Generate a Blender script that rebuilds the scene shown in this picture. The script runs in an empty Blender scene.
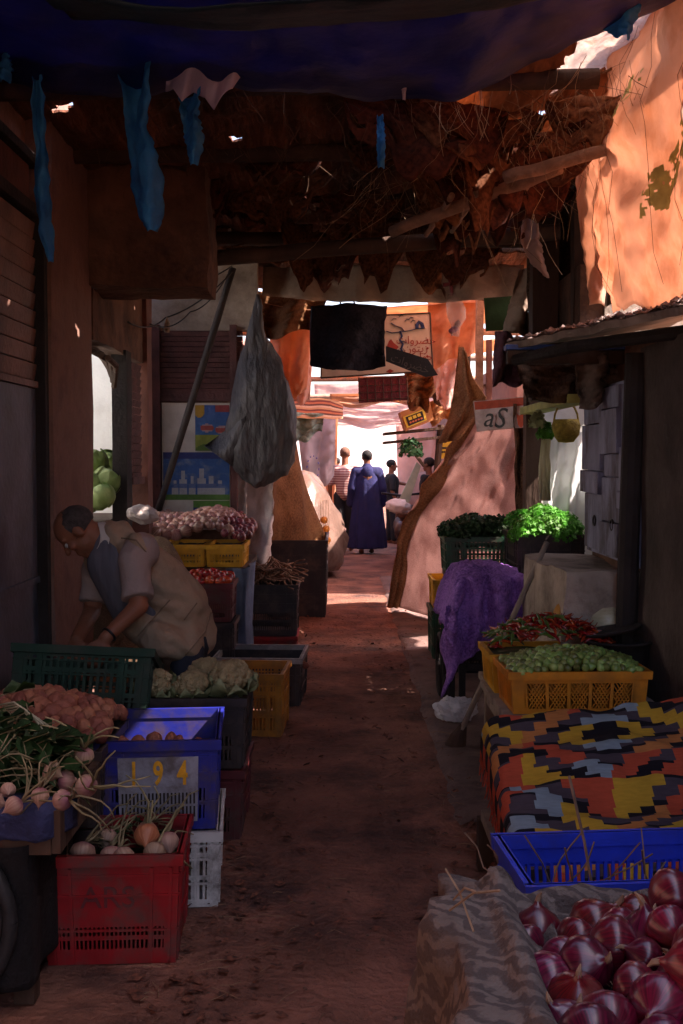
EXPOSURE = 2.15
import bpy, bmesh, math, random
from mathutils import Vector, Matrix, noise, Euler
from mathutils.bvhtree import BVHTree
random.seed(7)
R = math.radians
sc = bpy.context.scene
COL = sc.collection
F, CAMH = 1100.0, 1.6
TH = math.atan(54 / F)

def P(px, py, Y):
    """the point at distance Y down the alley that the photo shows at (px, py)"""
    a = (px - 341.5) / F; b = (512 - py) / F
    d = Vector((a, math.cos(TH) + b * math.sin(TH), -math.sin(TH) + b * math.cos(TH)))
    t = Y / d.y
    return Vector((a * t, Y, CAMH + d.z * t))

def fb(x, y, z=0.0, o=4):
    return noise.fractal(Vector((x, y, z)), 1.0, 2.0, o)

# ------------------------------------------------------------------ materials
MATS = {}
def _nodes(name):
    m = bpy.data.materials.new(name); m.use_nodes = True
    nt = m.node_tree; nt.nodes.clear()
    out = nt.nodes.new('ShaderNodeOutputMaterial')
    return m, nt, out

def mat(name, col, rough=.8, var=.35, scale=6, bump=.3, bscale=None, dirt=None, dirt_amt=.4, metal=0, coat=0,
        rnd=0.0, transl=0.0, stretch=(1, 1, 1), spec=.4, detail=8, bdist=.02, hue_to=None, dscale=2.2):
    """noise-varied principled surface; dirt = colour of shaped stains; transl = share of light let through"""
    m, nt, out = _nodes(name); N = nt.nodes.new; L = nt.links.new
    tc = N('ShaderNodeTexCoord'); mp = N('ShaderNodeMapping'); mp.inputs['Scale'].default_value = stretch
    L(tc.outputs['Object'], mp.inputs['Vector'])
    n1 = N('ShaderNodeTexNoise'); n1.inputs['Scale'].default_value = scale; n1.inputs['Detail'].default_value = detail
    L(mp.outputs[0], n1.inputs['Vector'])
    rp = N('ShaderNodeValToRGB'); e = rp.color_ramp.elements
    e[0].position = .3; e[1].position = .7
    lo = [c * (1 - var) for c in col]; hi = [min(1, c * (1 + var)) for c in col]
    if hue_to: hi = hue_to
    e[0].color = (*lo, 1); e[1].color = (*hi, 1)
    L(n1.outputs['Fac'], rp.inputs['Fac'])
    c = rp.outputs['Color']
    if dirt:
        n2 = N('ShaderNodeTexNoise'); n2.inputs['Scale'].default_value = dscale; n2.inputs['Detail'].default_value = 10
        n2.inputs['Roughness'].default_value = .7
        L(mp.outputs[0], n2.inputs['Vector'])
        r2 = N('ShaderNodeValToRGB'); r2.color_ramp.elements[0].position = .47; r2.color_ramp.elements[1].position = .64
        r2.color_ramp.elements[0].color = (0, 0, 0, 1); r2.color_ramp.elements[1].color = (dirt_amt, dirt_amt, dirt_amt, 1)
        L(n2.outputs['Fac'], r2.inputs['Fac'])
        mx = N('ShaderNodeMixRGB'); L(r2.outputs['Color'], mx.inputs['Fac']); L(c, mx.inputs[1]); mx.inputs[2].default_value = (*dirt, 1)
        c = mx.outputs['Color']
    if rnd:
        oi = N('ShaderNodeObjectInfo'); hs = N('ShaderNodeHueSaturation')
        mr = N('ShaderNodeMapRange'); mr.inputs['To Min'].default_value = 1 - rnd; mr.inputs['To Max'].default_value = 1 + rnd
        L(oi.outputs['Random'], mr.inputs['Value']); L(mr.outputs[0], hs.inputs['Value'])
        mh = N('ShaderNodeMapRange'); mh.inputs['To Min'].default_value = .5 - rnd * .04; mh.inputs['To Max'].default_value = .5 + rnd * .04
        L(oi.outputs['Random'], mh.inputs['Value']); L(mh.outputs[0], hs.inputs['Hue'])
        L(c, hs.inputs['Color']); c = hs.outputs['Color']
    bs = N('ShaderNodeBsdfPrincipled')
    L(c, bs.inputs['Base Color']); bs.inputs['Roughness'].default_value = rough; bs.inputs['Metallic'].default_value = metal
    bs.inputs['Specular IOR Level'].default_value = spec
    if coat: bs.inputs['Coat Weight'].default_value = coat; bs.inputs['Coat Roughness'].default_value = .15
    if bump:
        nb = N('ShaderNodeTexNoise'); nb.inputs['Scale'].default_value = bscale or scale * 4; nb.inputs['Detail'].default_value = 6
        L(mp.outputs[0], nb.inputs['Vector'])
        b = N('ShaderNodeBump'); b.inputs['Strength'].default_value = bump; b.inputs['Distance'].default_value = bdist
        L(nb.outputs['Fac'], b.inputs['Height']); L(b.outputs[0], bs.inputs['Normal'])
    if transl:
        tr = N('ShaderNodeBsdfTranslucent'); L(c, tr.inputs['Color'])
        if bump: L(b.outputs[0], tr.inputs['Normal'])
        ms = N('ShaderNodeMixShader'); ms.inputs['Fac'].default_value = transl
        L(bs.outputs[0], ms.inputs[1]); L(tr.outputs[0], ms.inputs[2]); L(ms.outputs[0], out.inputs['Surface'])
    else:
        L(bs.outputs[0], out.inputs['Surface'])
    MATS[name] = m
    return m

def weave(name, col, col2, cells=90, rough=.9, transl=0.0, bump=.5):
    """coarse woven or netted cloth: a checker of two yarns over noise"""
    m, nt, out = _nodes(name); N = nt.nodes.new; L = nt.links.new
    tc = N('ShaderNodeTexCoord')
    n1 = N('ShaderNodeTexNoise'); n1.inputs['Scale'].default_value = cells; n1.inputs['Detail'].default_value = 3
    L(tc.outputs['Object'], n1.inputs['Vector'])
    n2 = N('ShaderNodeTexNoise'); n2.inputs['Scale'].default_value = 3.5; n2.inputs['Detail'].default_value = 8
    L(tc.outputs['Object'], n2.inputs['Vector'])
    add = N('ShaderNodeMath'); add.operation = 'ADD'; L(n1.outputs['Fac'], add.inputs[0]); L(n2.outputs['Fac'], add.inputs[1])
    rp = N('ShaderNodeValToRGB'); rp.color_ramp.elements[0].position = .38; rp.color_ramp.elements[1].position = .6
    hf = N('ShaderNodeMath'); hf.operation = 'MULTIPLY'; hf.inputs[1].default_value = .5; L(add.outputs[0], hf.inputs[0])
    rp.color_ramp.elements[0].color = (*col, 1); rp.color_ramp.elements[1].color = (*col2, 1)
    L(hf.outputs[0], rp.inputs['Fac'])
    bs = N('ShaderNodeBsdfPrincipled'); bs.inputs['Roughness'].default_value = rough; bs.inputs['Specular IOR Level'].default_value = .2
    L(rp.outputs[0], bs.inputs['Base Color'])
    b = N('ShaderNodeBump'); b.inputs['Strength'].default_value = bump; b.inputs['Distance'].default_value = .006
    L(n1.outputs['Fac'], b.inputs['Height']); L(b.outputs[0], bs.inputs['Normal'])
    if transl:
        tr = N('ShaderNodeBsdfTranslucent'); L(rp.outputs[0], tr.inputs['Color'])
        ms = N('ShaderNodeMixShader'); ms.inputs['Fac'].default_value = transl
        L(bs.outputs[0], ms.inputs[1]); L(tr.outputs[0], ms.inputs[2]); L(ms.outputs[0], out.inputs['Surface'])
    else: L(bs.outputs[0], out.inputs['Surface'])
    return m

def attr_mat(name, attr, rough=.9, bump=.4, bscale=200, transl=0.0, bdist=.004, stretch=(1, 1, 1)):
    """colours come from a woven / printed pattern stored per face"""
    m, nt, out = _nodes(name); N = nt.nodes.new; L = nt.links.new
    a = N('ShaderNodeAttribute'); a.attribute_name = attr
    tc = N('ShaderNodeTexCoord'); mp = N('ShaderNodeMapping'); mp.inputs['Scale'].default_value = stretch; L(tc.outputs['Object'], mp.inputs[0])
    n = N('ShaderNodeTexNoise'); n.inputs['Scale'].default_value = bscale; n.inputs['Detail'].default_value = 4
    L(mp.outputs[0], n.inputs['Vector'])
    n2 = N('ShaderNodeTexNoise'); n2.inputs['Scale'].default_value = 9; n2.inputs['Detail'].default_value = 9
    L(tc.outputs['Object'], n2.inputs['Vector'])
    mr = N('ShaderNodeMapRange'); mr.inputs['To Min'].default_value = .45; mr.inputs['To Max'].default_value = 1.45
    ad = N('ShaderNodeMath'); ad.operation = 'ADD'; L(n.outputs['Fac'], ad.inputs[0]); L(n2.outputs['Fac'], ad.inputs[1])
    hf = N('ShaderNodeMath'); hf.operation = 'MULTIPLY'; hf.inputs[1].default_value = .5; L(ad.outputs[0], hf.inputs[0])
    L(hf.outputs[0], mr.inputs['Value'])
    mx = N('ShaderNodeVectorMath'); mx.operation = 'SCALE'; L(a.outputs['Color'], mx.inputs[0]); L(mr.outputs[0], mx.inputs['Scale'])
    bs = N('ShaderNodeBsdfPrincipled'); bs.inputs['Roughness'].default_value = rough; bs.inputs['Specular IOR Level'].default_value = .2
    L(mx.outputs[0], bs.inputs['Base Color'])
    b = N('ShaderNodeBump'); b.inputs['Strength'].default_value = bump; b.inputs['Distance'].default_value = bdist
    L(n.outputs['Fac'], b.inputs['Height']); L(b.outputs[0], bs.inputs['Normal'])
    if transl:
        tr = N('ShaderNodeBsdfTranslucent'); L(mx.outputs[0], tr.inputs['Color'])
        ms = N('ShaderNodeMixShader'); ms.inputs['Fac'].default_value = transl
        L(bs.outputs[0], ms.inputs[1]); L(tr.outputs[0], ms.inputs[2]); L(ms.outputs[0], out.inputs['Surface'])
    else: L(bs.outputs[0], out.inputs['Surface'])
    return m

def streaky(name, c0, c1, n=22, rough=.25, coat=.4, top=None, rnd=.25):
    """skin with fine lines from pole to pole (onions, turnips, melons); top = colour of the upper end"""
    m, nt, out = _nodes(name); N = nt.nodes.new; L = nt.links.new
    tc = N('ShaderNodeTexCoord'); sp = N('ShaderNodeSeparateXYZ'); L(tc.outputs['Object'], sp.inputs[0])
    at = N('ShaderNodeMath'); at.operation = 'ARCTAN2'; L(sp.outputs[0], at.inputs[0]); L(sp.outputs[1], at.inputs[1])
    cb = N('ShaderNodeCombineXYZ'); ml = N('ShaderNodeMath'); ml.operation = 'MULTIPLY'; ml.inputs[1].default_value = n / 4
    L(at.outputs[0], ml.inputs[0]); L(ml.outputs[0], cb.inputs[0])
    z = N('ShaderNodeMath'); z.operation = 'MULTIPLY'; z.inputs[1].default_value = 6; L(sp.outputs[2], z.inputs[0]); L(z.outputs[0], cb.inputs[1])
    oi = N('ShaderNodeObjectInfo'); w = N('ShaderNodeMath'); w.operation = 'MULTIPLY'; w.inputs[1].default_value = 40
    L(oi.outputs['Random'], w.inputs[0]); L(w.outputs[0], cb.inputs[2])
    ns = N('ShaderNodeTexNoise'); ns.inputs['Scale'].default_value = 1.6; ns.inputs['Detail'].default_value = 5; L(cb.outputs[0], ns.inputs['Vector'])
    rp = N('ShaderNodeValToRGB'); rp.color_ramp.elements[0].position = .36; rp.color_ramp.elements[1].position = .66
    rp.color_ramp.elements[0].color = (*c0, 1); rp.color_ramp.elements[1].color = (*c1, 1); L(ns.outputs['Fac'], rp.inputs['Fac'])
    c = rp.outputs[0]
    nd = N('ShaderNodeTexNoise'); nd.inputs['Scale'].default_value = 2.2; nd.inputs['Detail'].default_value = 6; nd.noise_dimensions = '4D'
    vs_ = N('ShaderNodeVectorMath'); vs_.operation = 'SCALE'; vs_.inputs['Scale'].default_value = 14; L(tc.outputs['Object'], vs_.inputs[0]); L(vs_.outputs[0], nd.inputs['Vector']); L(w.outputs[0], nd.inputs['W'])
    rd = N('ShaderNodeValToRGB'); rd.color_ramp.elements[0].position = .54; rd.color_ramp.elements[1].position = .66; rd.color_ramp.elements[1].color = (.65, .65, .65, 1); L(nd.outputs['Fac'], rd.inputs['Fac'])
    md = N('ShaderNodeMixRGB'); L(rd.outputs[0], md.inputs[0]); L(c, md.inputs[1]); md.inputs[2].default_value = (c1[0] * .5 + .10, c1[1] * .5 + .045, c1[2] * .5 + .03, 1); c = md.outputs[0]
    if top:
        mr = N('ShaderNodeMapRange'); mr.inputs['From Min'].default_value = top[1]; mr.inputs['From Max'].default_value = top[2]
        L(sp.outputs[2], mr.inputs['Value'])
        mx = N('ShaderNodeMixRGB'); L(mr.outputs[0], mx.inputs[0]); L(c, mx.inputs[1]); mx.inputs[2].default_value = (*top[0], 1); c = mx.outputs[0]
    hs = N('ShaderNodeHueSaturation'); mv = N('ShaderNodeMapRange'); mv.inputs['To Min'].default_value = 1 - rnd; mv.inputs['To Max'].default_value = 1 + rnd
    L(oi.outputs['Random'], mv.inputs[0]); L(mv.outputs[0], hs.inputs['Value'])
    mh = N('ShaderNodeMapRange'); mh.inputs['To Min'].default_value = .475; mh.inputs['To Max'].default_value = .515
    fr = N('ShaderNodeMath'); fr.operation = 'FRACT'; m7 = N('ShaderNodeMath'); m7.operation = 'MULTIPLY'; m7.inputs[1].default_value = 7.3
    L(oi.outputs['Random'], m7.inputs[0]); L(m7.outputs[0], fr.inputs[0]); L(fr.outputs[0], mh.inputs[0]); L(mh.outputs[0], hs.inputs['Hue'])
    L(c, hs.inputs['Color'])
    bs = N('ShaderNodeBsdfPrincipled'); L(hs.outputs[0], bs.inputs['Base Color']); bs.inputs['Roughness'].default_value = rough
    bs.inputs['Coat Weight'].default_value = coat; bs.inputs['Coat Roughness'].default_value = .2
    b = N('ShaderNodeBump'); b.inputs['Strength'].default_value = .06; b.inputs['Distance'].default_value = .002
    L(ns.outputs['Fac'], b.inputs['Height']); L(b.outputs[0], bs.inputs['Normal'])
    L(bs.outputs[0], out.inputs['Surface'])
    return m

def film(name, col, rough=.3, clear=.45, transl=.3):
    """thin crumpled plastic film: gloss, some light straight through"""
    m, nt, out = _nodes(name); N = nt.nodes.new; L = nt.links.new
    bs = N('ShaderNodeBsdfPrincipled'); bs.inputs['Base Color'].default_value = (*col, 1); bs.inputs['Roughness'].default_value = rough
    tp = N('ShaderNodeBsdfTransparent'); tr = N('ShaderNodeBsdfTranslucent'); tr.inputs['Color'].default_value = (*col, 1)
    a = N('ShaderNodeMixShader'); a.inputs[0].default_value = transl; L(bs.outputs[0], a.inputs[1]); L(tr.outputs[0], a.inputs[2])
    c = N('ShaderNodeMixShader'); c.inputs[0].default_value = clear; L(a.outputs[0], c.inputs[1]); L(tp.outputs[0], c.inputs[2])
    L(c.outputs[0], out.inputs['Surface'])
    return m

# ------------------------------------------------------------------ objects
def tag(o, label=None, cat=None, group=None, kind=None):
    if label: o['label'] = label
    if cat: o['category'] = cat
    if group: o['group'] = group
    if kind: o['kind'] = kind
    return o

def thing(name, label, cat, loc=(0, 0, 0), rz=0.0, group=None):
    o = bpy.data.objects.new(name, None); COL.objects.link(o)
    o.empty_display_size = .1
    o.location = loc; o.rotation_euler = (0, 0, rz)
    return tag(o, label, cat, group)

def rootoff(p):
    v = Vector((0, 0, 0))
    while p is not None:
        v += p.location; p = p.parent
    return v

class MB:
    def __init__(self):
        self.bm = bmesh.new()
    def box(self, c, s, rot=None, bevel=0.0):
        r = bmesh.ops.create_cube(self.bm, size=1.0)
        vs = r['verts']
        M = Matrix.Translation(Vector(c)) @ (rot.to_matrix().to_4x4() if rot is not None else Matrix()) @ Matrix.Diagonal((s[0], s[1], s[2], 1))
        bmesh.ops.transform(self.bm, matrix=M, verts=vs)
        if bevel:
            es = list({e for v in vs for e in v.link_edges})
            bmesh.ops.bevel(self.bm, geom=es, offset=bevel, segments=2, affect='EDGES', profile=.6)
        return self
    def box2(self, a, b, bevel=0.0):
        a, b = Vector(a), Vector(b)
        return self.box((a + b) / 2, [abs(x) for x in (b - a)], None, bevel)
    def rbox(self, a, b, jit=.02, n=(6, 6, 6), seed=0.0, freq=2.2):
        """box with worn, uneven faces"""
        a, b = Vector(a), Vector(b)
        old = set(self.bm.verts)
        self.box2(a, b)
        new = [v for v in self.bm.verts if v not in old]
        es = list({e for v in new for e in v.link_edges})
        bmesh.ops.subdivide_edges(self.bm, edges=es, cuts=n[0], use_grid_fill=True)
        for v in self.bm.verts:
            if v in old: continue
            d = noise.noise_vector(v.co * freq + Vector((seed, 0, 0))) * jit + noise.noise_vector(v.co * freq * 4 + Vector((seed, 3, 0))) * jit * .45
            v.co += d
        return self
    def tube(self, pts, r, sides=8, cap=True, flat=1.0):
        pts = [Vector(p) for p in pts]; n = len(pts)
        rs = r if isinstance(r, (list, tuple)) else [r] * n
        rings = []; up = None
        for i, p in enumerate(pts):
            t = (pts[min(i + 1, n - 1)] - pts[max(i - 1, 0)])
            if t.length < 1e-9: t = Vector((0, 0, 1))
            t.normalize()
            if up is None:
                a = Vector((0, 0, 1)) if abs(t.z) < .9 else Vector((0, 1, 0))
                up = (a - t * a.dot(t)).normalized()
            else:
                up = (up - t * up.dot(t))
                up = up.normalized() if up.length > 1e-6 else t.orthogonal().normalized()
            s = t.cross(up)
            rings.append([self.bm.verts.new(p + (up * math.cos(k * 2 * math.pi / sides) * flat + s * math.sin(k * 2 * math.pi / sides)) * rs[i]) for k in range(sides)])
        for a, b in zip(rings, rings[1:]):
            for k in range(sides):
                self.bm.faces.new((a[k], a[(k + 1) % sides], b[(k + 1) % sides], b[k]))
        if cap:
            self.bm.faces.new(list(reversed(rings[0]))); self.bm.faces.new(rings[-1])
        return self
    def ell(self, c, r, rot=None, seg=16, rings=10, nz=0.0, nf=3.0):
        o = bmesh.ops.create_uvsphere(self.bm, u_segments=seg, v_segments=rings, radius=1.0)
        if isinstance(r, (int, float)): r = (r, r, r)
        M = Matrix.Translation(Vector(c)) @ (rot.to_matrix().to_4x4() if rot is not None else Matrix()) @ Matrix.Diagonal((*r, 1))
        if nz:
            for v in o['verts']:
                v.co *= 1 + nz * fb(v.co.x * nf + c[0] * 9, v.co.y * nf + c[1] * 9, v.co.z * nf, 3)
        bmesh.ops.transform(self.bm, matrix=M, verts=o['verts'])
        return self
    def chip(self, c, r, a=0.0):
        c = Vector(c); k = [Vector((math.cos(a), math.sin(a), 0)) * r[0], Vector((-math.sin(a), math.cos(a), 0)) * r[1], Vector((jit(.2) * r[0], jit(.2) * r[1], r[2]))]
        vs = [self.bm.verts.new(c + q * random.uniform(.8, 1.2)) for q in (k[0], k[1], -k[0], -k[1], k[2], -k[2])]
        for i in range(4):
            self.bm.faces.new((vs[i], vs[(i + 1) % 4], vs[4])); self.bm.faces.new((vs[(i + 1) % 4], vs[i], vs[5]))
        return self
    def cap(self, a, b, ra, rb, sides=14):
        """tapered limb with round ends"""
        a, b = Vector(a), Vector(b); d = (b - a).normalized()
        n = 5; pts = []; rs = []
        for k in range(n, 0, -1):
            w = k / n * math.pi / 2; pts.append(a - d * ra * math.sin(w)); rs.append(max(ra * math.cos(w), ra * .06))
        for k in range(5):
            t = k / 4; pts.append(a.lerp(b, t)); rs.append(ra + (rb - ra) * t)
        for k in range(1, n + 1):
            w = k / n * math.pi / 2; pts.append(b + d * rb * math.sin(w)); rs.append(max(rb * math.cos(w), rb * .06))
        return self.tube(pts, rs, sides)
    def lathe(self, prof, seg=16, c=(0, 0, 0)):
        c = Vector(c); rings = []
        for (r, z) in prof:
            rings.append([self.bm.verts.new(c + Vector((r * math.cos(k * 2 * math.pi / seg), r * math.sin(k * 2 * math.pi / seg), z))) for k in range(seg)])
        for a, b in zip(rings, rings[1:]):
            for k in range(seg):
                self.bm.faces.new((a[k], a[(k + 1) % seg], b[(k + 1) % seg], b[k]))
        if prof[0][0] > 1e-6: self.bm.faces.new(list(reversed(rings[0])))
        if prof[-1][0] > 1e-6: self.bm.faces.new(rings[-1])
        bmesh.ops.remove_doubles(self.bm, verts=[v for r in rings for v in r], dist=1e-6)
        return self
    def surf(self, fn, nu, nv, thick=0.0, hole=None):
        g = [[self.bm.verts.new(fn(i / nu, j / nv)) for i in range(nu + 1)] for j in range(nv + 1)]
        fs = []
        for j in range(nv):
            for i in range(nu):
                if hole and hole((i + .5) / nu, (j + .5) / nv): continue
                fs.append(self.bm.faces.new((g[j][i], g[j][i + 1], g[j + 1][i + 1], g[j + 1][i])))
        if hole:
            for row in g:
                for v in row:
                    if not v.link_faces: self.bm.verts.remove(v)
        if thick:
            for f in fs: f.normal_update()
            vs = list({v for f in fs for v in f.verts}); bnd = [e for e in {e for f in fs for e in f.edges} if len(e.link_faces) == 1]
            be = [[(l.vert, l.link_loop_next.vert) for l in e.link_loops][0] for e in bnd]
            off = {}
            for v in vs:
                n = Vector((0, 0, 0))
                for f in v.link_faces: n += f.normal
                off[v] = self.bm.verts.new(v.co - (n.normalized() * thick if n.length > 1e-6 else Vector((0, 0, thick))))
            for f in fs: self.bm.faces.new([off[v] for v in reversed(f.verts)])
            for a_, b_ in be: self.bm.faces.new((b_, a_, off[a_], off[b_]))
        return self
    def prism(self, pts, d):
        """flat outline pts (3-D, planar) given the depth vector d"""
        d = Vector(d); pts = [Vector(p) for p in pts]
        a = [self.bm.verts.new(p) for p in pts]; b = [self.bm.verts.new(p + d) for p in pts]
        self.bm.faces.new(a); self.bm.faces.new(list(reversed(b)))
        n = len(pts)
        for i in range(n):
            self.bm.faces.new((a[i], b[i], b[(i + 1) % n], a[(i + 1) % n]))
        return self
    def quad(self, a, b, c, d):
        self.bm.faces.new([self.bm.verts.new(Vector(p)) for p in (a, b, c, d)]); return self
    def build(self, name, m, parent=None, smooth=False, label=None, cat=None, group=None, kind=None, world=True, remesh=0.0, sm_it=6, recalc=True, origin=None):
        bm = self.bm
        if recalc: bmesh.ops.recalc_face_normals(bm, faces=bm.faces)
        if parent is not None and world:
            off = rootoff(parent); loc = Vector((0, 0, 0))
        elif parent is None:
            if origin is not None: off = Vector(origin)
            elif world:
                xs = [v.co for v in bm.verts]
                lo = Vector([min(v[i] for v in xs) for i in range(3)]); hi = Vector([max(v[i] for v in xs) for i in range(3)])
                off = Vector(((lo.x + hi.x) / 2, (lo.y + hi.y) / 2, lo.z))
            else: off = Vector((0, 0, 0))
            loc = off.copy()
        else: off = Vector((0, 0, 0)); loc = off
        if off.length: bmesh.ops.translate(bm, vec=-off, verts=bm.verts)
        me = bpy.data.meshes.new(name); bm.to_mesh(me); bm.free()
        if remesh:
            t = bpy.data.objects.new('tmp', me); COL.objects.link(t)
            md = t.modifiers.new('r', 'REMESH'); md.mode = 'VOXEL'; md.voxel_size = remesh
            s = t.modifiers.new('s', 'SMOOTH'); s.iterations = sm_it; s.factor = .5
            dg = bpy.context.evaluated_depsgraph_get()
            me2 = bpy.data.meshes.new_from_object(t.evaluated_get(dg))
            bpy.data.objects.remove(t); me = me2; me.name = name; smooth = True
        for p in me.polygons: p.use_smooth = smooth
        me.materials.clear(); me.materials.append(m)
        o = bpy.data.objects.new(name, me); COL.objects.link(o)
        o.parent = parent
        o.location = loc if parent is None else (0, 0, 0)
        return tag(o, label, cat, group, kind)

KIDS = {}
def copy_tree(o, parent=None):
    c = o.copy(); COL.objects.link(c); c.parent = parent
    for ch in list(o.children): copy_tree(ch, c)
    return c

def text_mesh(s, size, m, matrix, parent=None, name='lettering', depth=.002, shear=0.0, **kw):
    cu = bpy.data.curves.new('t', 'FONT'); cu.body = s; cu.size = size; cu.extrude = depth; cu.align_x = 'CENTER'; cu.align_y = 'CENTER'; cu.shear = shear; cu.offset = kw.get('fat', 0)
    cu.resolution_u = 3
    t = bpy.data.objects.new('t', cu); COL.objects.link(t)
    dg = bpy.context.evaluated_depsgraph_get()
    me = bpy.data.meshes.new_from_object(t.evaluated_get(dg)); bpy.data.objects.remove(t)
    me.transform(matrix)
    if parent is not None: me.transform(Matrix.Translation(-rootoff(parent)) if kw.get('world', True) else Matrix())
    me.materials.clear(); me.materials.append(m)
    o = bpy.data.objects.new(name, me); COL.objects.link(o); o.parent = parent
    return o

def face_colors(o, fn, attr='pattern'):
    """woven / printed colours per face: fn(face index) -> colour"""
    me = o.data; a = me.color_attributes.new(attr, 'FLOAT_COLOR', 'CORNER')
    for p in me.polygons:
        c = fn(p.index)
        for li in p.loop_indices: a.data[li].color = (*c, 1)

def jit(a): return random.uniform(-a, a)
FACE_CAM = Matrix.Rotation(R(90), 4, 'X')      # lettering upright, read from the -Y side
# ------------------------------------------------------------------ palette
m_earth = mat('earth', (.235, .10, .066), .95, .45, 2.4, .9, 30, (.035, .018, .018), .8, bdist=.03, dscale=1.7)
m_paving = mat('paving', (.17, .105, .09), .85, .35, 2.5, .5, 45, (.05, .03, .025), .8, bdist=.02, dscale=2.2)
m_sand = mat('sand', (.36, .19, .10), .95, .25, .4, .4, 6)
m_plaster = mat('pink_plaster', (.27, .145, .11), .9, .3, 3, .5, 22, (.09, .05, .045), .6, dscale=3)
m_plaster_d = mat('brown_plaster', (.16, .08, .05), .92, .4, 4, .7, 20, (.04, .022, .018), .8, dscale=2.2)
m_plaster_g = mat('grey_plaster', (.10, .078, .068), .92, .35, 3, .5, 25, (.05, .04, .035), .6)
m_beige = mat('beige_plaster', (.36, .30, .24), .9, .2, 3, .4, 20, (.12, .08, .06), .7)
m_white = mat('white_wall', (.84, .87, .82), .8, .08, 2, .2, 18, (.45, .42, .36), .3)
m_shutter = mat('pink_shutter', (.24, .13, .10), .55, .3, 5, .25, 40, (.08, .05, .045), .6)
m_bluedoor = mat('grey_blue_metal', (.12, .13, .17), .5, .25, 4, .2, 30, (.06, .05, .05), .5)
m_dark = mat('soot_dark', (.022, .016, .015), .8, .5, 5, .4, 30)  # plain dark for black parts, also the shade in doorways, slots and crates
m_darkwood = mat('dark_wood', (.06, .032, .02), .75, .5, 4, .5, 30, stretch=(1, 1, .25))
m_wood = mat('weathered_wood', (.32, .25, .20), .8, .4, 5, .5, 26, (.07, .05, .04), .5, stretch=(.3, 1, 1))
m_pole = mat('roof_pole_wood', (.36, .21, .14), .75, .4, 8, .6, 30, (.10, .06, .04), .6)
m_redwood = mat('red_brown_wood', (.14, .05, .035), .7, .4, 5, .4, 30)
m_brick = mat('red_brown_slats', (.085, .03, .028), .7, .4, 8, .5, 30)
m_concrete = mat('rough_concrete', (.40, .33, .27), .9, .3, 4, .9, 22, (.10, .075, .06), .7, dscale=3.5)
m_bluepaint = mat('blue_painted_wood', (.24, .26, .38), .65, .4, 6, .6, 26, (.07, .055, .06), .9, dscale=5, stretch=(1, 1, .4))
m_tarp = mat('blue_tarp', (.012, .022, .15), .5, .35, 4, .5, 9, transl=.22)
m_tarp2 = mat('bright_blue_tarp', (.06, .40, 1.0), .5, .35, 7, .8, 18, transl=.5)  # tarp copy with raised blue; light the strips lack is in the colour
m_tealsheen = mat('teal_sheen', (.01, .035, .055), .5, .3, 5, .5, 14, transl=.2)  # sheen on the tarpaulin, put into a teal colour
m_lilac = mat('lilac_rag', (.74, .66, .90), .85, .25, 6, .4, 30, transl=.35)
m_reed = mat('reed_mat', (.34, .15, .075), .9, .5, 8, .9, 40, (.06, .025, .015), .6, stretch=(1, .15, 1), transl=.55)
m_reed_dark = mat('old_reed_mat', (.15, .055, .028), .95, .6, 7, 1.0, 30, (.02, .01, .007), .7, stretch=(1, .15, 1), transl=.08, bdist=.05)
m_straw = mat('straw', (.30, .20, .12), .9, .3, 30, 0, rnd=.3)
m_drape = mat('orange_sheeting', (.70, .45, .33), .7, .2, 2.5, 1.0, 7, (.50, .26, .15), .6, transl=.55, dscale=5, stretch=(1, 1, .5))
m_greenmark = mat('green_paint', (.33, .40, .17), .8, .3, 8, .2, transl=.5)
m_canvas = mat('old_canvas', (.34, .25, .19), .9, .25, 4, .5, 20, (.14, .09, .07), .6, transl=.14)
m_orange_t = mat('orange_tarp', (.74, .42, .26), .8, .25, 2, .4, 12, (.42, .2, .1), .5, transl=.65)
m_pink_t = mat('pale_pink_tarp', (.80, .60, .54), .8, .2, 2, .4, 12, transl=.65)
m_wire = mat('black_wire', (.012, .01, .01), .5, .2, 5, 0)
m_iron = mat('dark_iron', (.03, .03, .035), .45, .3, 8, .2, metal=.6)

# ------------------------------------------------------------------ daylight
w = bpy.data.worlds.new('World'); sc.world = w; w.use_nodes = True
SUN = Vector((.66, -.12, .74)).normalized()
nt = w.node_tree; bg = nt.nodes['Background']
sky = nt.nodes.new('ShaderNodeTexSky'); sky.sky_type = 'NISHITA'; sky.sun_disc = False
sky.sun_elevation = math.asin(SUN.z); sky.sun_rotation = math.atan2(SUN.x, SUN.y)
sky.dust_density = 2.5
nt.links.new(sky.outputs[0], bg.inputs['Color']); bg.inputs['Strength'].default_value = .13
ld = bpy.data.lights.new('sun', 'SUN'); ld.energy = 4.5; ld.angle = R(.5); ld.color = (1, .93, .82)
lo = bpy.data.objects.new('sun', ld); COL.objects.link(lo); lo.location = (8, 0, 20)
lo.rotation_euler = SUN.to_track_quat('Z', 'Y').to_euler()

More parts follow.
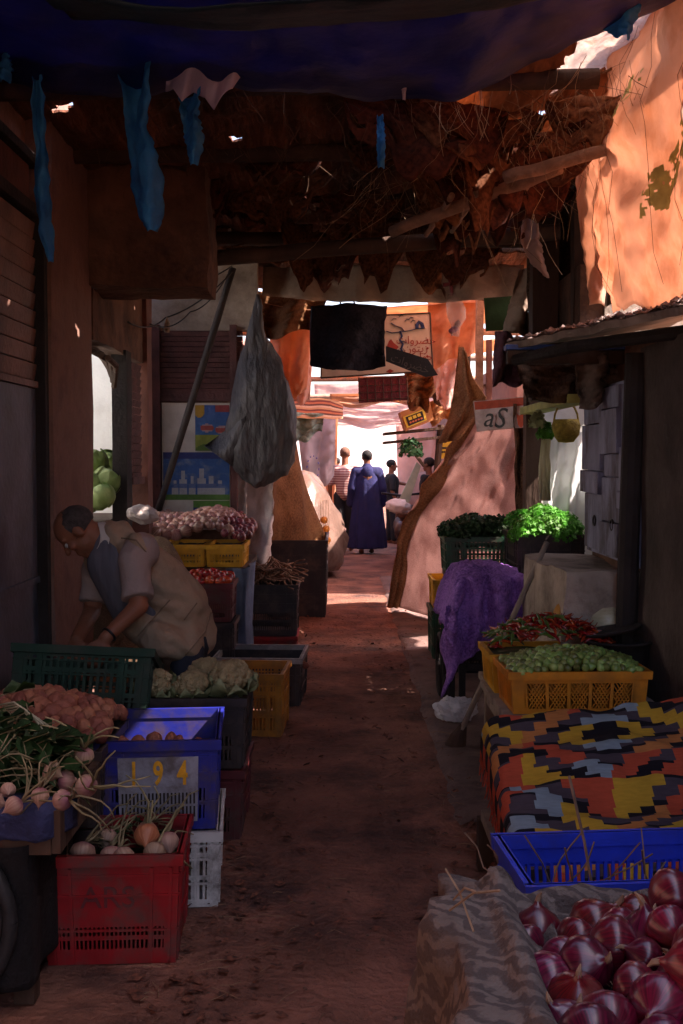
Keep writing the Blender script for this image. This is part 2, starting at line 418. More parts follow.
cd = bpy.data.cameras.new('camera'); cam = bpy.data.objects.new('camera', cd); COL.objects.link(cam)
cam.location = (0, 0, CAMH); cam.rotation_euler = (R(90) - TH, 0, 0)
cd.sensor_fit = 'VERTICAL'; cd.sensor_height = 24; cd.lens = F * 24 / 1024; cd.clip_end = 1500; cd.clip_start = .05
sc.camera = cam
sc.view_settings.view_transform = 'Standard'; sc.view_settings.look = 'None'
sc.view_settings.exposure = EXPOSURE; sc.view_settings.gamma = 1
sc.view_settings.use_white_balance = True; sc.view_settings.white_balance_temperature = 7000; sc.view_settings.white_balance_tint = 26
cy = sc.cycles
cy.max_bounces = 8; cy.diffuse_bounces = 5; cy.glossy_bounces = 3; cy.transmission_bounces = 6; cy.transparent_max_bounces = 8
cy.use_denoising = True; cy.sample_clamp_indirect = 6; cy.caustics_reflective = False; cy.caustics_refractive = False
cy.use_adaptive_sampling = True

# ------------------------------------------------------------------ ground
def gz(x, y):
    return .012 * fb(x * .9, y * .9, 1.3, 5) + .011 * fb(x * 5, y * 5, 4, 4)
MB().surf(lambda u, v: Vector((-150 + 300 * u, -40 + 340 * v, -.05)), 20, 20).build('ground', m_sand, kind='structure', origin=(0, 0, 0))
MB().surf(lambda u, v: Vector((-3.4 + 6.8 * u, -5 + 50 * v, gz(-3.4 + 6.8 * u, -5 + 50 * v))), 110, 620).build('alley_floor', m_earth, smooth=True, kind='structure', origin=(0, 0, 0))
def paving(u, v):
    y = 4.7 + 10 * v
    e = .515 + .03 * fb(y * 1.7, 2) + .012 * fb(y * 8, 5)
    x = e + (2.2 - e) * u
    return Vector((x, y, gz(x, y) + (.002 if u == 0 else .017 + .004 * fb(x * 3, y * 3, 8))))
MB().surf(paving, 60, 260).build('paving', m_paving, smooth=True, kind='structure', origin=(0, 0, 0))

# ------------------------------------------------------------------ left buildings
# 1 the shut shop beside the camera
t = thing('shuttered_shop', 'pink plastered shop with its slatted shutter half down over a grey door, near left', 'building', (-2.2, 1, 0))
b = MB(); b.box2((-3.2, -5, 0), (-1.52, 6.1, 3.32)); b.build('wall', m_plaster, t)
b = MB(); b.rbox((-1.54, 5.36, 0), (-1.40, 6.2, 3.42), .012, (10, 4, 10), 3); b.build('pillar', m_plaster, t, smooth=False)
b = MB()
for k in range(9):
    z = 1.97 + k * .084
    b.box((-1.475, 4.0, z + .04), (.018, 2.62, .078), Euler((0, R(9), 0)), .006)
b.box((-1.47, 4.0, 1.95), (.03, 2.62, .03)); b.build('roller_shutter', m_shutter, t)
b = MB(); b.box2((-1.50, 2.7, .02), (-1.47, 5.3, 1.93)); b.build('door', m_bluedoor, t)
d = t.children[-1]
b = MB()
for y in (3.55, 4.45): b.box2((-1.468, y, .03), (-1.455, y + .03, 1.92))
b.box2((-1.468, 2.7, 1.0), (-1.458, 5.3, 1.03)); b.build('rail', m_bluedoor, d)
b = MB(); b.box2((-1.5, 5.3, 0), (-1.42, 5.362, 2.75), .006); b.box2((-1.5, 2.6, 2.735), (-1.43, 5.36, 2.79), .006)
b.box2((-1.5, 2.6, 2.985), (-1.44, 5.36, 3.03), .006); b.build('door_frame', m_dark, t)
b = MB()
for k in range(4): b.box2((-1.5, 2.65 + k * .66, 2.8), (-1.475, 3.29 + k * .66, 2.98), .006)
b.build('fascia_board', m_redwood, t)

# 2 plastered block bridging out over the alley
t = thing('lintel_block', 'brown plastered block jutting out high over the left stalls', 'wall', (-1.1, 6.4, 2.54))
b = MB(); b.rbox((-1.56, 6.16, 2.55), (-.75, 6.62, 3.36), .03, (12, 8, 10), 1.2, 2.4); b.build('block', m_plaster_d, t)
b = MB(); b.rbox((-1.52, 6.22, 3.37), (-.95, 6.5, 3.42), .02, (10, 4, 2), 4); b.build('top_slab', m_beige, t)
b = MB(); b.tube([(-1.5, 6.12, 3.24), (-1.15, 6.1, 3.25), (-.85, 6.14, 3.21)], .035, 7); b.build('lintel_pole', m_darkwood, t)

# 3 the lit cabbage shop behind the pillar
t = thing('cabbage_shop', 'small shop with bright white walls seen past the pillar', 'building', (-2.3, 7.4, 0))
b = MB()
b.box2((-3.3, 8.62, 0), (-1.60, 8.75, 3.2)); b.box2((-3.3, 6.1, 0), (-3.2, 8.62, 3.2)); b.build('back_wall', m_white, t)
b = MB(); b.box2((-3.2, 6.21, .0), (-1.56, 6.27, 3.2)); b.build('side_wall', m_white, t)
b = MB(); b.rbox((-1.55, 6.28, 2.27), (-1.41, 8.0, 3.2), .02, (14, 10, 8), 2); b.build('header_wall', m_plaster_d, t)
b = MB(); b.rbox((-1.5, 7.2, 0), (-1.40, 7.36, 2.3), .008, (6, 6, 6), 7); b.build('jamb', m_dark, t)
b = MB()
for k in range(16): b.box((-1.44, 7.62, 1.48 + k * .05), (.05, .34, .046), Euler((0, R(14), 0)))
b.box2((-1.47, 7.4, 1.42), (-1.40, 7.84, 1.47)); b.build('roller_shutter', m_brick, t)
b = MB(); b.rbox((-1.5, 7.86, 0), (-1.38, 8.05, 2.75), .008, (6, 6, 8), 9); b.build('post', m_redwood, t)
b = MB(); b.box2((-1.75, 6.3, 3.2), (-1.42, 8.62, 3.26)); b.build('roof', m_plaster_d, t)
b = MB()
for k in range(5): b.tube([P(80 + k * 7, 346 + k * 3, 6.45 + k * .02), P(96 + k * 5, 350 + k * 4, 6.7), P(110 + k, 366 + 5 * k, 7.0)], .02, 6)
b.build('rolled_awning', m_darkwood, t)
b = MB(); b.box2((-2.6, 6.9, 1.16), (-1.5, 8.0, 1.2)); b.box2((-2.55, 7.9, 0), (-2.5, 7.95, 1.16)); b.box2((-1.62, 7.9, 0), (-1.57, 7.95, 1.16)); b.box2((-1.62, 6.95, 0), (-1.57, 7.0, 1.16)); b.build('counter', m_darkwood, t)

# 4 kiosk whose front faces up the alley
t = thing('kiosk', 'dark kiosk with a red brown roller shutter and white panel front facing the alley', 'building', (-1.7, 10.5, 0))
b = MB(); b.box2((-3.3, 9.24, 0), (-.95, 13.2, 2.7)); b.build('wall', m_plaster_d, t)
b = MB(); b.box2((-3.3, 9.22, 2.66), (-.70, 9.34, 3.34)); b.build('upper_wall', m_beige, t)
b = MB()
for k in range(12): b.box((-1.2, 9.2, 2.16 + k * .043), (.76, .03, .04), Euler((R(12), 0, 0)), .004)
b.box2((-1.58, 9.17, 2.07), (-.82, 9.23, 2.15)); b.build('roller_shutter', m_brick, t)
b = MB(); b.box2((-1.50, 9.205, 1.0), (-.93, 9.235, 2.06)); b.build('front_panel', mat('dull_white_panel', (.60, .58, .54), .7, .15, 4, .2, dirt=(.25, .2, .16)), t)
b = MB(); b.box2((-1.64, 9.15, 0), (-1.505, 9.236, 2.7)); b.box2((-.925, 9.15, 0), (-.87, 9.236, 2.7)); b.build('front_post', m_brick, t)

# ------------------------------------------------------------------ right buildings
t = thing('plaster_house', 'grey brown plastered house wall close by on the right', 'building', (2.2, 1, 0))
b = MB(); b.rbox((1.44, -5, 0), (3.4, 5.30, 2.13), .014, (16, 6, 8), 2); b.build('wall', m_plaster_g, t)
b = MB(); b.box2((1.6, -5, 2.15), (3.4, 3.7, 4.2)); b.box2((1.6, 3.7, 2.15), (3.4, 4.3, 2.8)); b.build('upper_wall', m_plaster_d, t)  # out of view; height and end stub shaped to block the sun
b = MB(); b.tube([(1.365, 5.28, .0), (1.385, 5.29, 1.2), (1.41, 5.30, 2.1)], [.055, .05, .05], 10); b.build('corner_post', m_dark, t)

t = thing('blue_door_shop', 'shop with worn blue painted panelled doors above a rough concrete ledge', 'building', (2.2, 5.7, 0))
b = MB(); b.box2((1.5, 5.34, 0), (3.4, 6.56, 2.2)); b.build('wall', m_plaster_d, t)
b = MB(); b.box2((1.455, 5.35, 1.06), (1.5, 6.5, 2.0)); dr = b.build('door', m_bluepaint, t)
b = MB()
cols = [(5.36, 5.62, (1.08, 1.34, 1.43, 1.66, 1.98)), (5.64, 6.02, (1.08, 1.26, 1.50, 1.62, 1.86, 1.98)), (6.04, 6.48, (1.08, 1.40, 1.53, 1.79, 1.90, 1.98))]
for i, (y0, y1, zs) in enumerate(cols):
    for j, (z0, z1) in enumerate(zip(zs, zs[1:])):
        s = .010 * ((i * 2 + j * 3) % 4); g_ = .006
        b.box((1.444 - s * .5, (y0 + y1) / 2, (z0 + z1) / 2), (.02 + s, y1 - y0, z1 - z0 - g_), Euler((jit(.012), jit(.02), 0)), .004)
b.build('door_panel', m_bluepaint, dr)
for y in (5.75, 6.15):
    b = MB(); b.tube([Vector((1.415, y + .028 * math.cos(a), 1.25 + .028 * math.sin(a))) for a in [k * math.pi / 8 for k in range(17)]], .005, 6); b.build('ring_handle', m_iron, dr)
def ledge(x0, y0, x1, y1, z):
    b = MB(); b.rbox((x0, y0, 0), (x1, y1, z), .035, (12, 12, 10), 6, 1.6); return b
ledge(1.10, 5.42, 1.5, 6.55, 1.02).build('ledge', m_concrete, t)

t = thing('greens_shop', 'narrow lit shop open to the alley with baskets and bunches hanging inside', 'building', (2.2, 7.5, 0))
b = MB(); b.box2((1.44, 8.42, 0), (3.4, 8.55, 2.75)); b.box2((3.3, 6.6, 0), (3.4, 8.42, 2.75)); b.build('back_wall', m_white, t)
b = MB(); b.box2((1.56, 6.57, 0), (3.3, 6.63, 2.75)); b.build('side_wall', m_beige, t)
b = MB(); b.box2((1.36, 6.64, 1.93), (1.5, 8.42, 1.985), .006); b.build('awning_board', mat('yellow_green_board', (.42, .45, .12), .6, .3, 6, .3, dirt=(.1, .1, .05)), t)
b = MB(); b.box2((1.42, 6.6, 2.0), (1.56, 8.42, 2.75)); b.build('header_wall', m_plaster_d, t)
b = MB(); b.box2((2.1, 6.6, 2.7), (2.60, 8.42, 2.76)); b.box2((2.95, 6.6, 2.7), (3.3, 8.42, 2.76)); b.box2((2.6, 6.6, 2.7), (2.95, 6.95, 2.76)); b.build('roof', m_plaster_d, t)
b = MB(); b.box2((1.40, 8.36, 0), (1.52, 8.5, 2.7)); b.build('post', m_darkwood, t)

# awning slab over the blue doors
t = thing('awning', 'slanting plank awning loaded with rubble above the blue doors', 'awning', (1.3, 5.4, 2.1))
E0, E1 = P(505, 344, 6.0), P(700, 302, 4.3)
def slab(u, v):
    a = E0.lerp(E1, u); c = Vector((1.95, 6.6, 2.42)).lerp(Vector((1.9, 4.5, 2.42)), u)
    p = a.lerp(c, v)
    return p + Vector((0, 0, .012 * fb(u * 9, v * 5, 3)))
b = MB(); b.surf(slab, 40, 14, .035); b.build('plank_deck', m_wood, t)
m_rubble = mat('dusty_rubble', (.22, .17, .155), .95, .45, 14, 1, 40)
b = MB()
for k in range(420):
    u = random.random(); v = random.uniform(.0, .30); p = slab(u, v); r = random.choice((.006, .008, .012, .02)) * random.uniform(.7, 1.2)
    b.chip(p + Vector((0, 0, .012)), (r * 1.6, r * 1.3, r * .9), jit(3))
b.surf(lambda u, v: slab(u, v * .32) + Vector((0, 0, .004 + .02 * max(0, fb(u * 14, v * 4, 2)))), 60, 8); b.build('rubble', m_rubble, t)
b = MB(); b.box2((.88, 5.86, 2.10), (1.9, 5.93, 2.17), .004); b.build('beam', m_darkwood, t)
b = MB(); b.box2((.87, 5.85, 2.172), (1.9, 5.94, 2.20), .004); b.build('beam_cap', mat('blue_metal_cap', (.03, .09, .34), .4, .3, 8, .2, dirt=(.02, .02, .03)), t)
b = MB(); b.tube([(1.48, 4.72, 2.14), (1.1, 5.3, 2.13), (.92, 5.88, 2.12)], .03, 8); b.build('edge_beam', m_dark, t)

# ------------------------------------------------------------------ far buildings
def far_wall(name, label, x0, x1, y0, y1, h, m, win=()):
    t = thing(name, label, 'building', ((x0 + x1) / 2, (y0 + y1) / 2, 0))
    b = MB(); b.box2((x0, y0, 0), (x1, y1, h)); b.build('wall', m, t)
    b = MB(); b.box2((x0 - .06, y0 - .06, h + .002), (x1 + .06, y1 + .06, h + .14)); b.build('parapet', m, t)
    for (a, c, z0, z1) in win:
        xx = x1 if x1 < 0 else x0; s = 1 if x1 < 0 else -1
        b = MB(); b.box2((xx - .02 * s, a, z0), (xx + .03 * s, c, z1)); wd = b.build('doorway_shade', m_dark, t)  # flat dark slab; the opening's shade is in its colour
        b = MB(); b.box2((xx, a - .08, z1), (xx + .06 * s, c + .08, z1 + .09)); b.build('lintel', m_darkwood, wd)
far_wall('stall_building', 'plain plastered row of stalls far down the left side', -4, -1.5, 13.4, 24, 2.9, m_plaster, ((14, 16, 0, 2.2), (17.5, 19.5, 0, 2.2), (21, 23, 0, 2.2)))
far_wall('stall_building', 'plain plastered row of stalls far down the right side', 2.0, 4.4, 12.6, 24, 2.6, m_plaster, ((14, 16, 0, 2.1), (18, 20, 0, 2.1)))
far_wall('end_house', 'sunlit pale house closing the far end of the alley', -7, 9, 40, 45, 3.4, m_white, ())
# ------------------------------------------------------------------ overhead cover
# blue tarpaulin across the alley
def edge_y(x):      # far hem of the tarpaulin, ragged and swagged
    return 4.55 + .05 * math.sin(x * 5) + .04 * fb(x * 3, 7)
def tarp(u, v):
    x = -1.62 + 3.35 * u; y = 2.9 + (edge_y(x) - 2.9) * v
    z = 3.17 - .10 * math.sin(u * math.pi) * v + .05 * fb(x * 1.3, y * 1.1, 2) + .02 * fb(x * 5, y * 3, 5)
    z += .42 * max(0, (x - .45) / 1.2) ** 1.1 * v - .0 * v
    return Vector((x, y, z))
MB().surf(tarp, 90, 40, .004).build('blue_tarpaulin', m_tarp, smooth=True, label='dark blue tarpaulin stretched across the alley overhead', cat='tarpaulin')
def tarp2(u, v):
    x = -.9 + 2.5 * u; y = 3.3 + .45 * v
    return Vector((x, y, 2.96 + .33 * max(0, u - .2) ** 1.2 + .03 * fb(x * 2, y * 4, 3) - .05 * math.sin(u * 3.1) + .1 * v))
MB().surf(tarp2, 50, 12, .004).build('teal_sheen_strip', m_tealsheen, smooth=True, label='teal strip added for the faint sheen under the blue tarpaulin', cat='tarpaulin')  # extra strip imitating a teal sheen on the tarpaulin
# cover added out of view to shade the goods on the left
b = MB(); b.surf(lambda u, v: Vector((-1.7 + 1.75 * u, -3.5 + 6.2 * v, 3.36 + .05 * fb(u * 4, v * 3))), 20, 30, .01)
b.build('canvas_cover', m_canvas, smooth=True, label='unseen canvas sheet added overhead to shade the left side of the alley', cat='canvas')

# hanging torn rags: strip along a list of pixel centre points with half widths in px
def rag(name, label, pts, Y, m, cat='rag', curl=.7, group=None):
    n = len(pts)
    def fn(u, v):
        f = v * (n - 1); i = min(int(f), n - 2); k = f - i
        x = pts[i][0] + (pts[i + 1][0] - pts[i][0]) * k; y = pts[i][1] + (pts[i + 1][1] - pts[i][1]) * k; w = pts[i][2] + (pts[i + 1][2] - pts[i][2]) * k
        px = x + (u - .5) * 2 * w
        p = P(px, y, Y)
        p.y += curl * w / F * Y * 2 * math.sin(u * 4.2 + v * 3) + .02 * fb(u * 3, v * 6, pts[0][0])
        p.x += .012 * fb(u * 3, v * 12, 9) * min(1, w / 8); p.y += .5 * w / F * Y * fb(u * 3, v * 7, pts[0][0] + 5)
        return p
    return MB().surf(fn, 12, 40, .003).build(name, m, smooth=True, label=label, cat=cat, group=group)
rag('torn_strip', 'long bright blue torn strip hanging before the left pillar', [(38, 62, 5), (38, 100, 8), (40, 150, 9), (42, 200, 9), (46, 235, 7), (51, 262, 2)], 4.45, m_tarp2)
rag('torn_strip', 'wide bright blue torn piece twisting down to a blunt point', [(135, 58, 20), (138, 100, 17), (136, 128, 13), (142, 155, 16), (146, 185, 18), (150, 215, 12), (152, 231, 4)], 4.4, m_tarp2)
rag('torn_strip', 'short blue torn tail twisting below the lilac rag', [(190, 92, 13), (190, 118, 10), (194, 140, 10), (194, 165, 3)], 4.45, m_tarp2)
rag('torn_strip', 'thin bright blue ribbon dangling near the middle of the roof', [(380, 115, 3), (381, 140, 4), (381, 168, 3)], 4.9, m_tarp2)
rag('torn_strip', 'small blue torn scrap curling at the extreme left of the tarpaulin hem', [(2, 50, 10), (4, 66, 9), (5, 82, 4)], 4.3, m_tarp2)
rag('torn_strip', 'blue corner of torn sheeting, coloured as sunlit, beside the orange drape', [(612, -8, 24), (618, 15, 18), (624, 38, 6)], 4.35, m_tarp2)  # direct sun on the tarpaulin corner, put into the strip's blue
rag('torn_strip', 'thin pale torn string of sheeting at the middle hem', [(402, 50, 2), (403, 75, 3), (404, 100, 1)], 4.5, m_lilac)
def lil(u, v):
    lo_ = [(164, 88), (172, 90), (179, 106), (187, 93), (196, 94), (203, 108), (214, 99), (228, 92), (243, 70)]; f = u * 8; i = min(int(f), 7); yb = lo_[i][1] + (lo_[i + 1][1] - lo_[i][1]) * (f - i); px = 164 + 79 * u; py = (54 + 10 * u) * (1 - v) + yb * v
    p = P(px, py, 4.4); p.y += .05 * math.sin(u * 11 + v * 2); return p
MB().surf(lil, 48, 16, .003).build('lilac_rag', m_lilac, smooth=True, label='pale lilac torn rag bunched over the hem of the blue tarpaulin', cat='rag')

# reed mats, poles and battens of the dark roof
def mat_sheet(label, x0, x1, y0, y1, z, m, sag=.06, seed=0, holes=0.0, tilt=0.0, cut=None, name='reed_mat', cat='reed mat', nu=90, nv=90):
    def fn(u, v):
        x = x0 + (x1 - x0) * u; y = y0 + (y1 - y0) * v
        return Vector((x + .05 * fb(y * 3, seed + 2), y + .06 * fb(x * 3, seed), z + tilt * u - sag * math.sin(u * 3.14) + .05 * fb(x * 1.7, y * 1.7, seed) + .02 * fb(x * 9, y * 2, seed + 4)))
    hole = (lambda u, v: fb((x0 + (x1 - x0) * u) * 4.0 + seed * 7, (y0 + (y1 - y0) * v) * 4.0, seed + .5, 3) > holes) if holes else None
    if cut: h0 = hole; hole = lambda u, v: cut(u, v) or (h0 is not None and h0(u, v))
    return MB().surf(fn, nu, nv, .012, hole).build(name, m, label=label, cat=cat)
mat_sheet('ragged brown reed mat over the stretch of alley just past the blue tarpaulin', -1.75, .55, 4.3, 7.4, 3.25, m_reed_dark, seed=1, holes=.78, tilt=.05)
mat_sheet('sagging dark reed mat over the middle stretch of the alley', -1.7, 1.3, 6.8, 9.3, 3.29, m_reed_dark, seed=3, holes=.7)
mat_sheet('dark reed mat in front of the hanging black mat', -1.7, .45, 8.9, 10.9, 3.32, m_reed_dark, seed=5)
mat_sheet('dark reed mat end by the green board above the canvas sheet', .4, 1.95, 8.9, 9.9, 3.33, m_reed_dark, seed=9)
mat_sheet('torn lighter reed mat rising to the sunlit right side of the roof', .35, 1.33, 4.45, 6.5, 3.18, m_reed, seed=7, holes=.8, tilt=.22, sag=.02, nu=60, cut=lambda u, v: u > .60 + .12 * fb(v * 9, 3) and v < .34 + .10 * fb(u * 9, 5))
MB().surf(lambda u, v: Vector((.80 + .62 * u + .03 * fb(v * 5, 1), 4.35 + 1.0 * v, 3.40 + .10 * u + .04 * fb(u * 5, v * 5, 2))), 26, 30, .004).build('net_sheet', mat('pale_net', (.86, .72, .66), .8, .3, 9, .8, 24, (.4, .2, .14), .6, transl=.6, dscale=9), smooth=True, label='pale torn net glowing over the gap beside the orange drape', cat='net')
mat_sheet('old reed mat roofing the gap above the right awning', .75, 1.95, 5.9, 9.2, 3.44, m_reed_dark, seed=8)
def pole(label, a, c, r, m=m_pole, name='roof_pole', cat='pole'):
    a, c = Vector(a), Vector(c)
    pts = [a.lerp(c, k / 10) + Vector((0, 0, .012 * fb(k * .5, r * 90, a.x))) for k in range(11)]
    return MB().tube(pts, [r * (1 + .12 * fb(k * .7, a.y)) for k in range(11)], 10).build(name, m, smooth=True, label=label, cat=cat)
pole('thick pale roof pole lit at its right end beside the orange drape', P(505, 178, 5.2), P(632, 142, 4.9), .03)
pole('thick roof pole slanting up to the right below the palest one', P(392, 232, 6.0), P(560, 168, 5.3), .032)
pole('thin roof pole under the dark mat, third from the tarpaulin', P(160, 262, 6.9), P(560, 232, 6.7), .05, m_darkwood)
pole('dark beam across the alley above the canvas sheet', P(190, 262, 9.5), P(540, 245, 9.4), .07, m_darkwood)
pole('dark beam nearest the blue tarpaulin', (-1.6, 4.9, 3.2), (1.1, 4.8, 3.22), .045, m_darkwood)
pole('dark beam halfway along the reed mats', (-1.6, 5.9, 3.2), (1.2, 5.8, 3.2), .05, m_darkwood)
pole('dark beam above the kiosk front', (-1.6, 7.8, 3.14), (1.6, 7.9, 3.14), .05, m_darkwood)
for k, lb in enumerate(('leftmost split batten under the right hand reed mat', 'second split batten under the right hand reed mat', 'third split batten under the right hand reed mat', 'rightmost split batten under the right hand reed mat')):
    x = 452 + k * 26
    pole(lb, P(x - 26, 236 - k * 4, 6.3), P(x, 196 - k * 5, 5.5), .016, m_pole, 'roof_batten', 'batten')
m_straw_d = mat('old_straw', (.12, .07, .04), .9, .3, 30, 0)  # darker copy of the straw; shade under the roof is in the colour
# dry stalks hanging out of the mats
def straws(n, x0, x1, y0, y1, ztop, lmin, lmax, spread, seed):
    b = MB(); rn = random.Random(seed)
    for k in range(n):
        p = Vector((rn.uniform(x0, x1), rn.uniform(y0, y1), ztop + rn.uniform(-.05, .1)))
        d = Vector((rn.gauss(0, spread), rn.gauss(0, spread), -1)); l = rn.uniform(lmin, lmax); pts = [p]
        for s in range(4):
            d += Vector((rn.gauss(0, .25), rn.gauss(0, .25), rn.gauss(0, .15))); pts.append(pts[-1] + d.normalized() * l / 4)
        b.tube(pts, rn.uniform(.0007, .0017), 3, False)
    return b
b = straws(420, -1.2, 1.25, 4.6, 7.0, 3.22, .08, .36, .9, 3)
b.build('hanging_straw', m_straw_d, kind='stuff', label='loose dry stalks hanging from the reed roof')
b = straws(110, .35, 1.25, 4.6, 5.6, 3.16, .06, .28, .25, 5)
b.build('hanging_straw', m_straw, kind='stuff', label='pale dry stalks hanging at the lit edge of the reed roof')

# canvas sheet hung across the alley over the signs
def canv(u, v):
    px = 262 + 265 * u; py = 262 + 34 * v + 7 * math.sin(u * 3.1) * v
    p = P(px, py, 9.35 + .05 * math.sin(u * 30)); p.y += .15 * (1 - v) ; p.z += .02 * fb(u * 8, v * 3); return p
MB().surf(canv, 60, 10, .004).build('canvas_sheet', m_canvas, smooth=True, label='grey brown canvas sheet hung across the alley above the signs', cat='canvas')

m_canvas_d = mat('sooty_canvas', (.09, .06, .045), .9, .35, 4, .5, 20)
# translucent covers over the far stretch
def cover(label, x0, x1, y0, y1, z, m, seed):
    return MB().surf(lambda u, v: Vector((x0 + (x1 - x0) * u, y0 + (y1 - y0) * v + .1 * fb(u * 4, seed), z - .18 * math.sin(u * 3.14) + .08 * fb(u * 3, v * 3, seed))), 24, 16, .004).build('far_cover', m, smooth=True, label=label, cat='tarpaulin')
cover('orange sun-soaked sheeting over the alley just past the signs', -1.9, 2.0, 10.9, 13.2, 3.25, m_orange_t, 2)
cover('warm sheeting added out of view to tint the light on the sacking drape', 1.55, 2.4, 8.3, 11.0, 3.3, m_orange_t, 11)  # added sheet; throws a warm glow on the sacking drape
cover('second warm sheet added out of view to soften the sun on the floor', 2.35, 3.6, 8.2, 9.5, 3.34, m_orange_t, 15)  # added sheet; diffuses the hard sun bands on the floor
cover('pale sheeting added overhead to soften the light on the signboard', .4, 1.6, 9.85, 11.0, 3.37, m_pink_t, 13)  # added sheet; spreads even light over the signboard
cover('pale pink sheeting over the far alley', -1.6, .9, 13.6, 15.4, 3.15, m_pink_t, 4)
cover('second strip of orange sheeting over the far alley', -.6, 2.4, 15.7, 17.4, 3.3, m_orange_t, 6)
for k, (Y, lb) in enumerate(((12.4, 'roof pole seen just behind the signs'), (14.6, 'roof pole in the glare behind the signs'), (17.0, 'roof pole far off in the glare'), (20, 'roof pole farthest off in the glare'))):
    pole(lb, (-2.0, Y, 3.0 - .1 * k), (2.4, Y + .3, 3.05 - .1 * k), .04)

# orange sheeting hung over the open side at the right
def drape(u, v):
    y = 5.62 - 1.55 * u; z = 3.56 - 1.27 * v + .16 * (1 - u) * (v > .9) * 0
    x = 1.30 + .06 * math.sin(u * 9 + 1 + 1.5 * fb(u * 2, v * 2)) * (.4 + v) + .06 * fb(u * 3, v * 2.5, 4) + .04 * fb(u * 9, v * 6, 9) + .05 * u - .06 * math.sin(v * 3.1)
    if v > .7: z += (v - .7) / .3 * (.06 * math.sin(u * 8) + .07 * fb(u * 9, 3))
    return Vector((x, y, z))
dr = MB().surf(drape, 90, 60, .003).build('orange_drape', m_drape, smooth=True, label='large sunlit orange plastic drape hung high at the right', cat='drape')
def gm(u, v):
    a = drape(.60 + .30 * u, .60 + .14 * v - .10 * u + .03 * math.sin(u * 5)); a.x -= .006; return a
MB().surf(gm, 40, 24, 0, lambda u, v: fb(u * 3.5, v * 2, 3, 5) > .25 - .25 * abs(v - .5)).build('paint_mark', m_greenmark, dr, smooth=True)
def gm2(u, v):
    a = drape(.42 + .16 * u, .30 + .07 * v - .08 * u); a.x -= .006; return a
MB().surf(gm2, 30, 14, 0, lambda u, v: fb(u * 3, v * 2, 8, 5) > .05).build('paint_mark', m_greenmark, dr, smooth=True)
b = MB()
for k in range(6):
    u = random.uniform(.1, .95); p0 = drape(u, 0); p0.x -= .03; pts = [p0]
    for s in range(10):
        q = drape(min(1, max(0, u + jit(.006))), (s + 1) / 10 * random.uniform(.9, 1)); q.x -= .03; pts.append(q)
    b.tube(pts, .0009, 4, False)
b.build('string', m_darkwood, dr)
def sidec(u, v):
    return Vector((1.62 + .05 * math.sin(u * 14) + .05 * fb(u * 4, v * 3, 6), 5.75 + 2.5 * u, 3.5 - 1.0 * v))
MB().surf(sidec, 50, 16, .006).build('side_cloth', m_canvas_d, smooth=True, label='dark cloth added to block the sun above the greens shop', cat='cloth')  # added to stop sun leaking in above the shop
# narrow strip of the same sheeting and dark posts beyond it
rag('pale_strip', 'narrow orange strip of sheeting beside the big drape', [(590, 150, 14), (592, 200, 12), (598, 260, 10), (598, 305, 8)], 5.75, m_drape, 'drape')
rag('pale_strip', 'thin pale pointed offcut of sheeting among the dark posts', [(527, 205, 4), (530, 240, 8), (538, 262, 6), (548, 278, 1)], 6.6, m_pink_t, 'drape')
rag('pale_strip', 'pale sheeting strip left of the dark posts', [(524, 268, 5), (520, 300, 8), (514, 335, 12)], 8.4, m_canvas, 'drape')

# ragged sacking swags, nets and torn scraps hanging under the roof
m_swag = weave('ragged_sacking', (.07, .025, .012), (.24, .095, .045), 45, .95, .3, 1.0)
m_swag3 = weave('lit_sacking', (.16, .06, .03), (.42, .19, .09), 45, .95, .4, 1.0)  # lighter sacking copy; orange light of the right side is in the colour
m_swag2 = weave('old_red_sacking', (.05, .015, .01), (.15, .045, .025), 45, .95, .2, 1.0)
rn = random.Random(21)
SW = ['torn brown sacking swag under the reed roof', 'ragged reddish sacking swag under the reed roof']
for k in range(36):
    y0 = rn.uniform(4.9, 8.6); x0 = rn.uniform(-1.35, 1.1)
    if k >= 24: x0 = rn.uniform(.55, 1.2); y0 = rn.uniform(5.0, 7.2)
    w_ = rn.uniform(.35, .9); d_ = rn.uniform(.12, .42); a_ = rn.uniform(-.6, .6); sd = rn.uniform(0, 50); tt_ = rn.uniform(.5, 2)
    def sw(u, v):
        cu = (u - .5) * w_; drop = d_ * (max(0, math.sin(u * 3.1416)) ** .6) * v * (1 + .5 * fb(u * 5 * tt_, sd)) 
        p = Vector((x0 + cu * math.cos(a_), y0 + cu * math.sin(a_) + .10 * v * math.sin(u * 7 + sd), 3.22 - drop + .03 * fb(u * 4, v * 4, sd)))
        p.y += .05 * fb(u * 4, v * 5, sd + 3); return p
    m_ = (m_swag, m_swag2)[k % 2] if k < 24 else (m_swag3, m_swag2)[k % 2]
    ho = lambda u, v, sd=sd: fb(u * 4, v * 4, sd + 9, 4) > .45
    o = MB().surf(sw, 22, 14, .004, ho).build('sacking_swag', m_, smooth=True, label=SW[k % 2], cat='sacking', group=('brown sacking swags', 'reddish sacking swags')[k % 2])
b = MB()
for k in range(170):
    p = Vector((rn.uniform(.2, 1.3), rn.uniform(4.9, 6.9), 3.2)); d = Vector((rn.gauss(0, .5), rn.gauss(0, .5), -1)); pts = [p]; l = rn.uniform(.15, .75)
    for s in range(9): d += Vector((rn.gauss(0, .55), rn.gauss(0, .55), rn.gauss(-.05, .4))); pts.append(pts[-1] + d.normalized() * l / 9)
    b.tube(pts, rn.uniform(.0006, .0016), 3, False)
b.build('tangled_twine', m_straw, kind='stuff', label='tangle of loose twine and netting fibres hanging from the lit side of the roof')
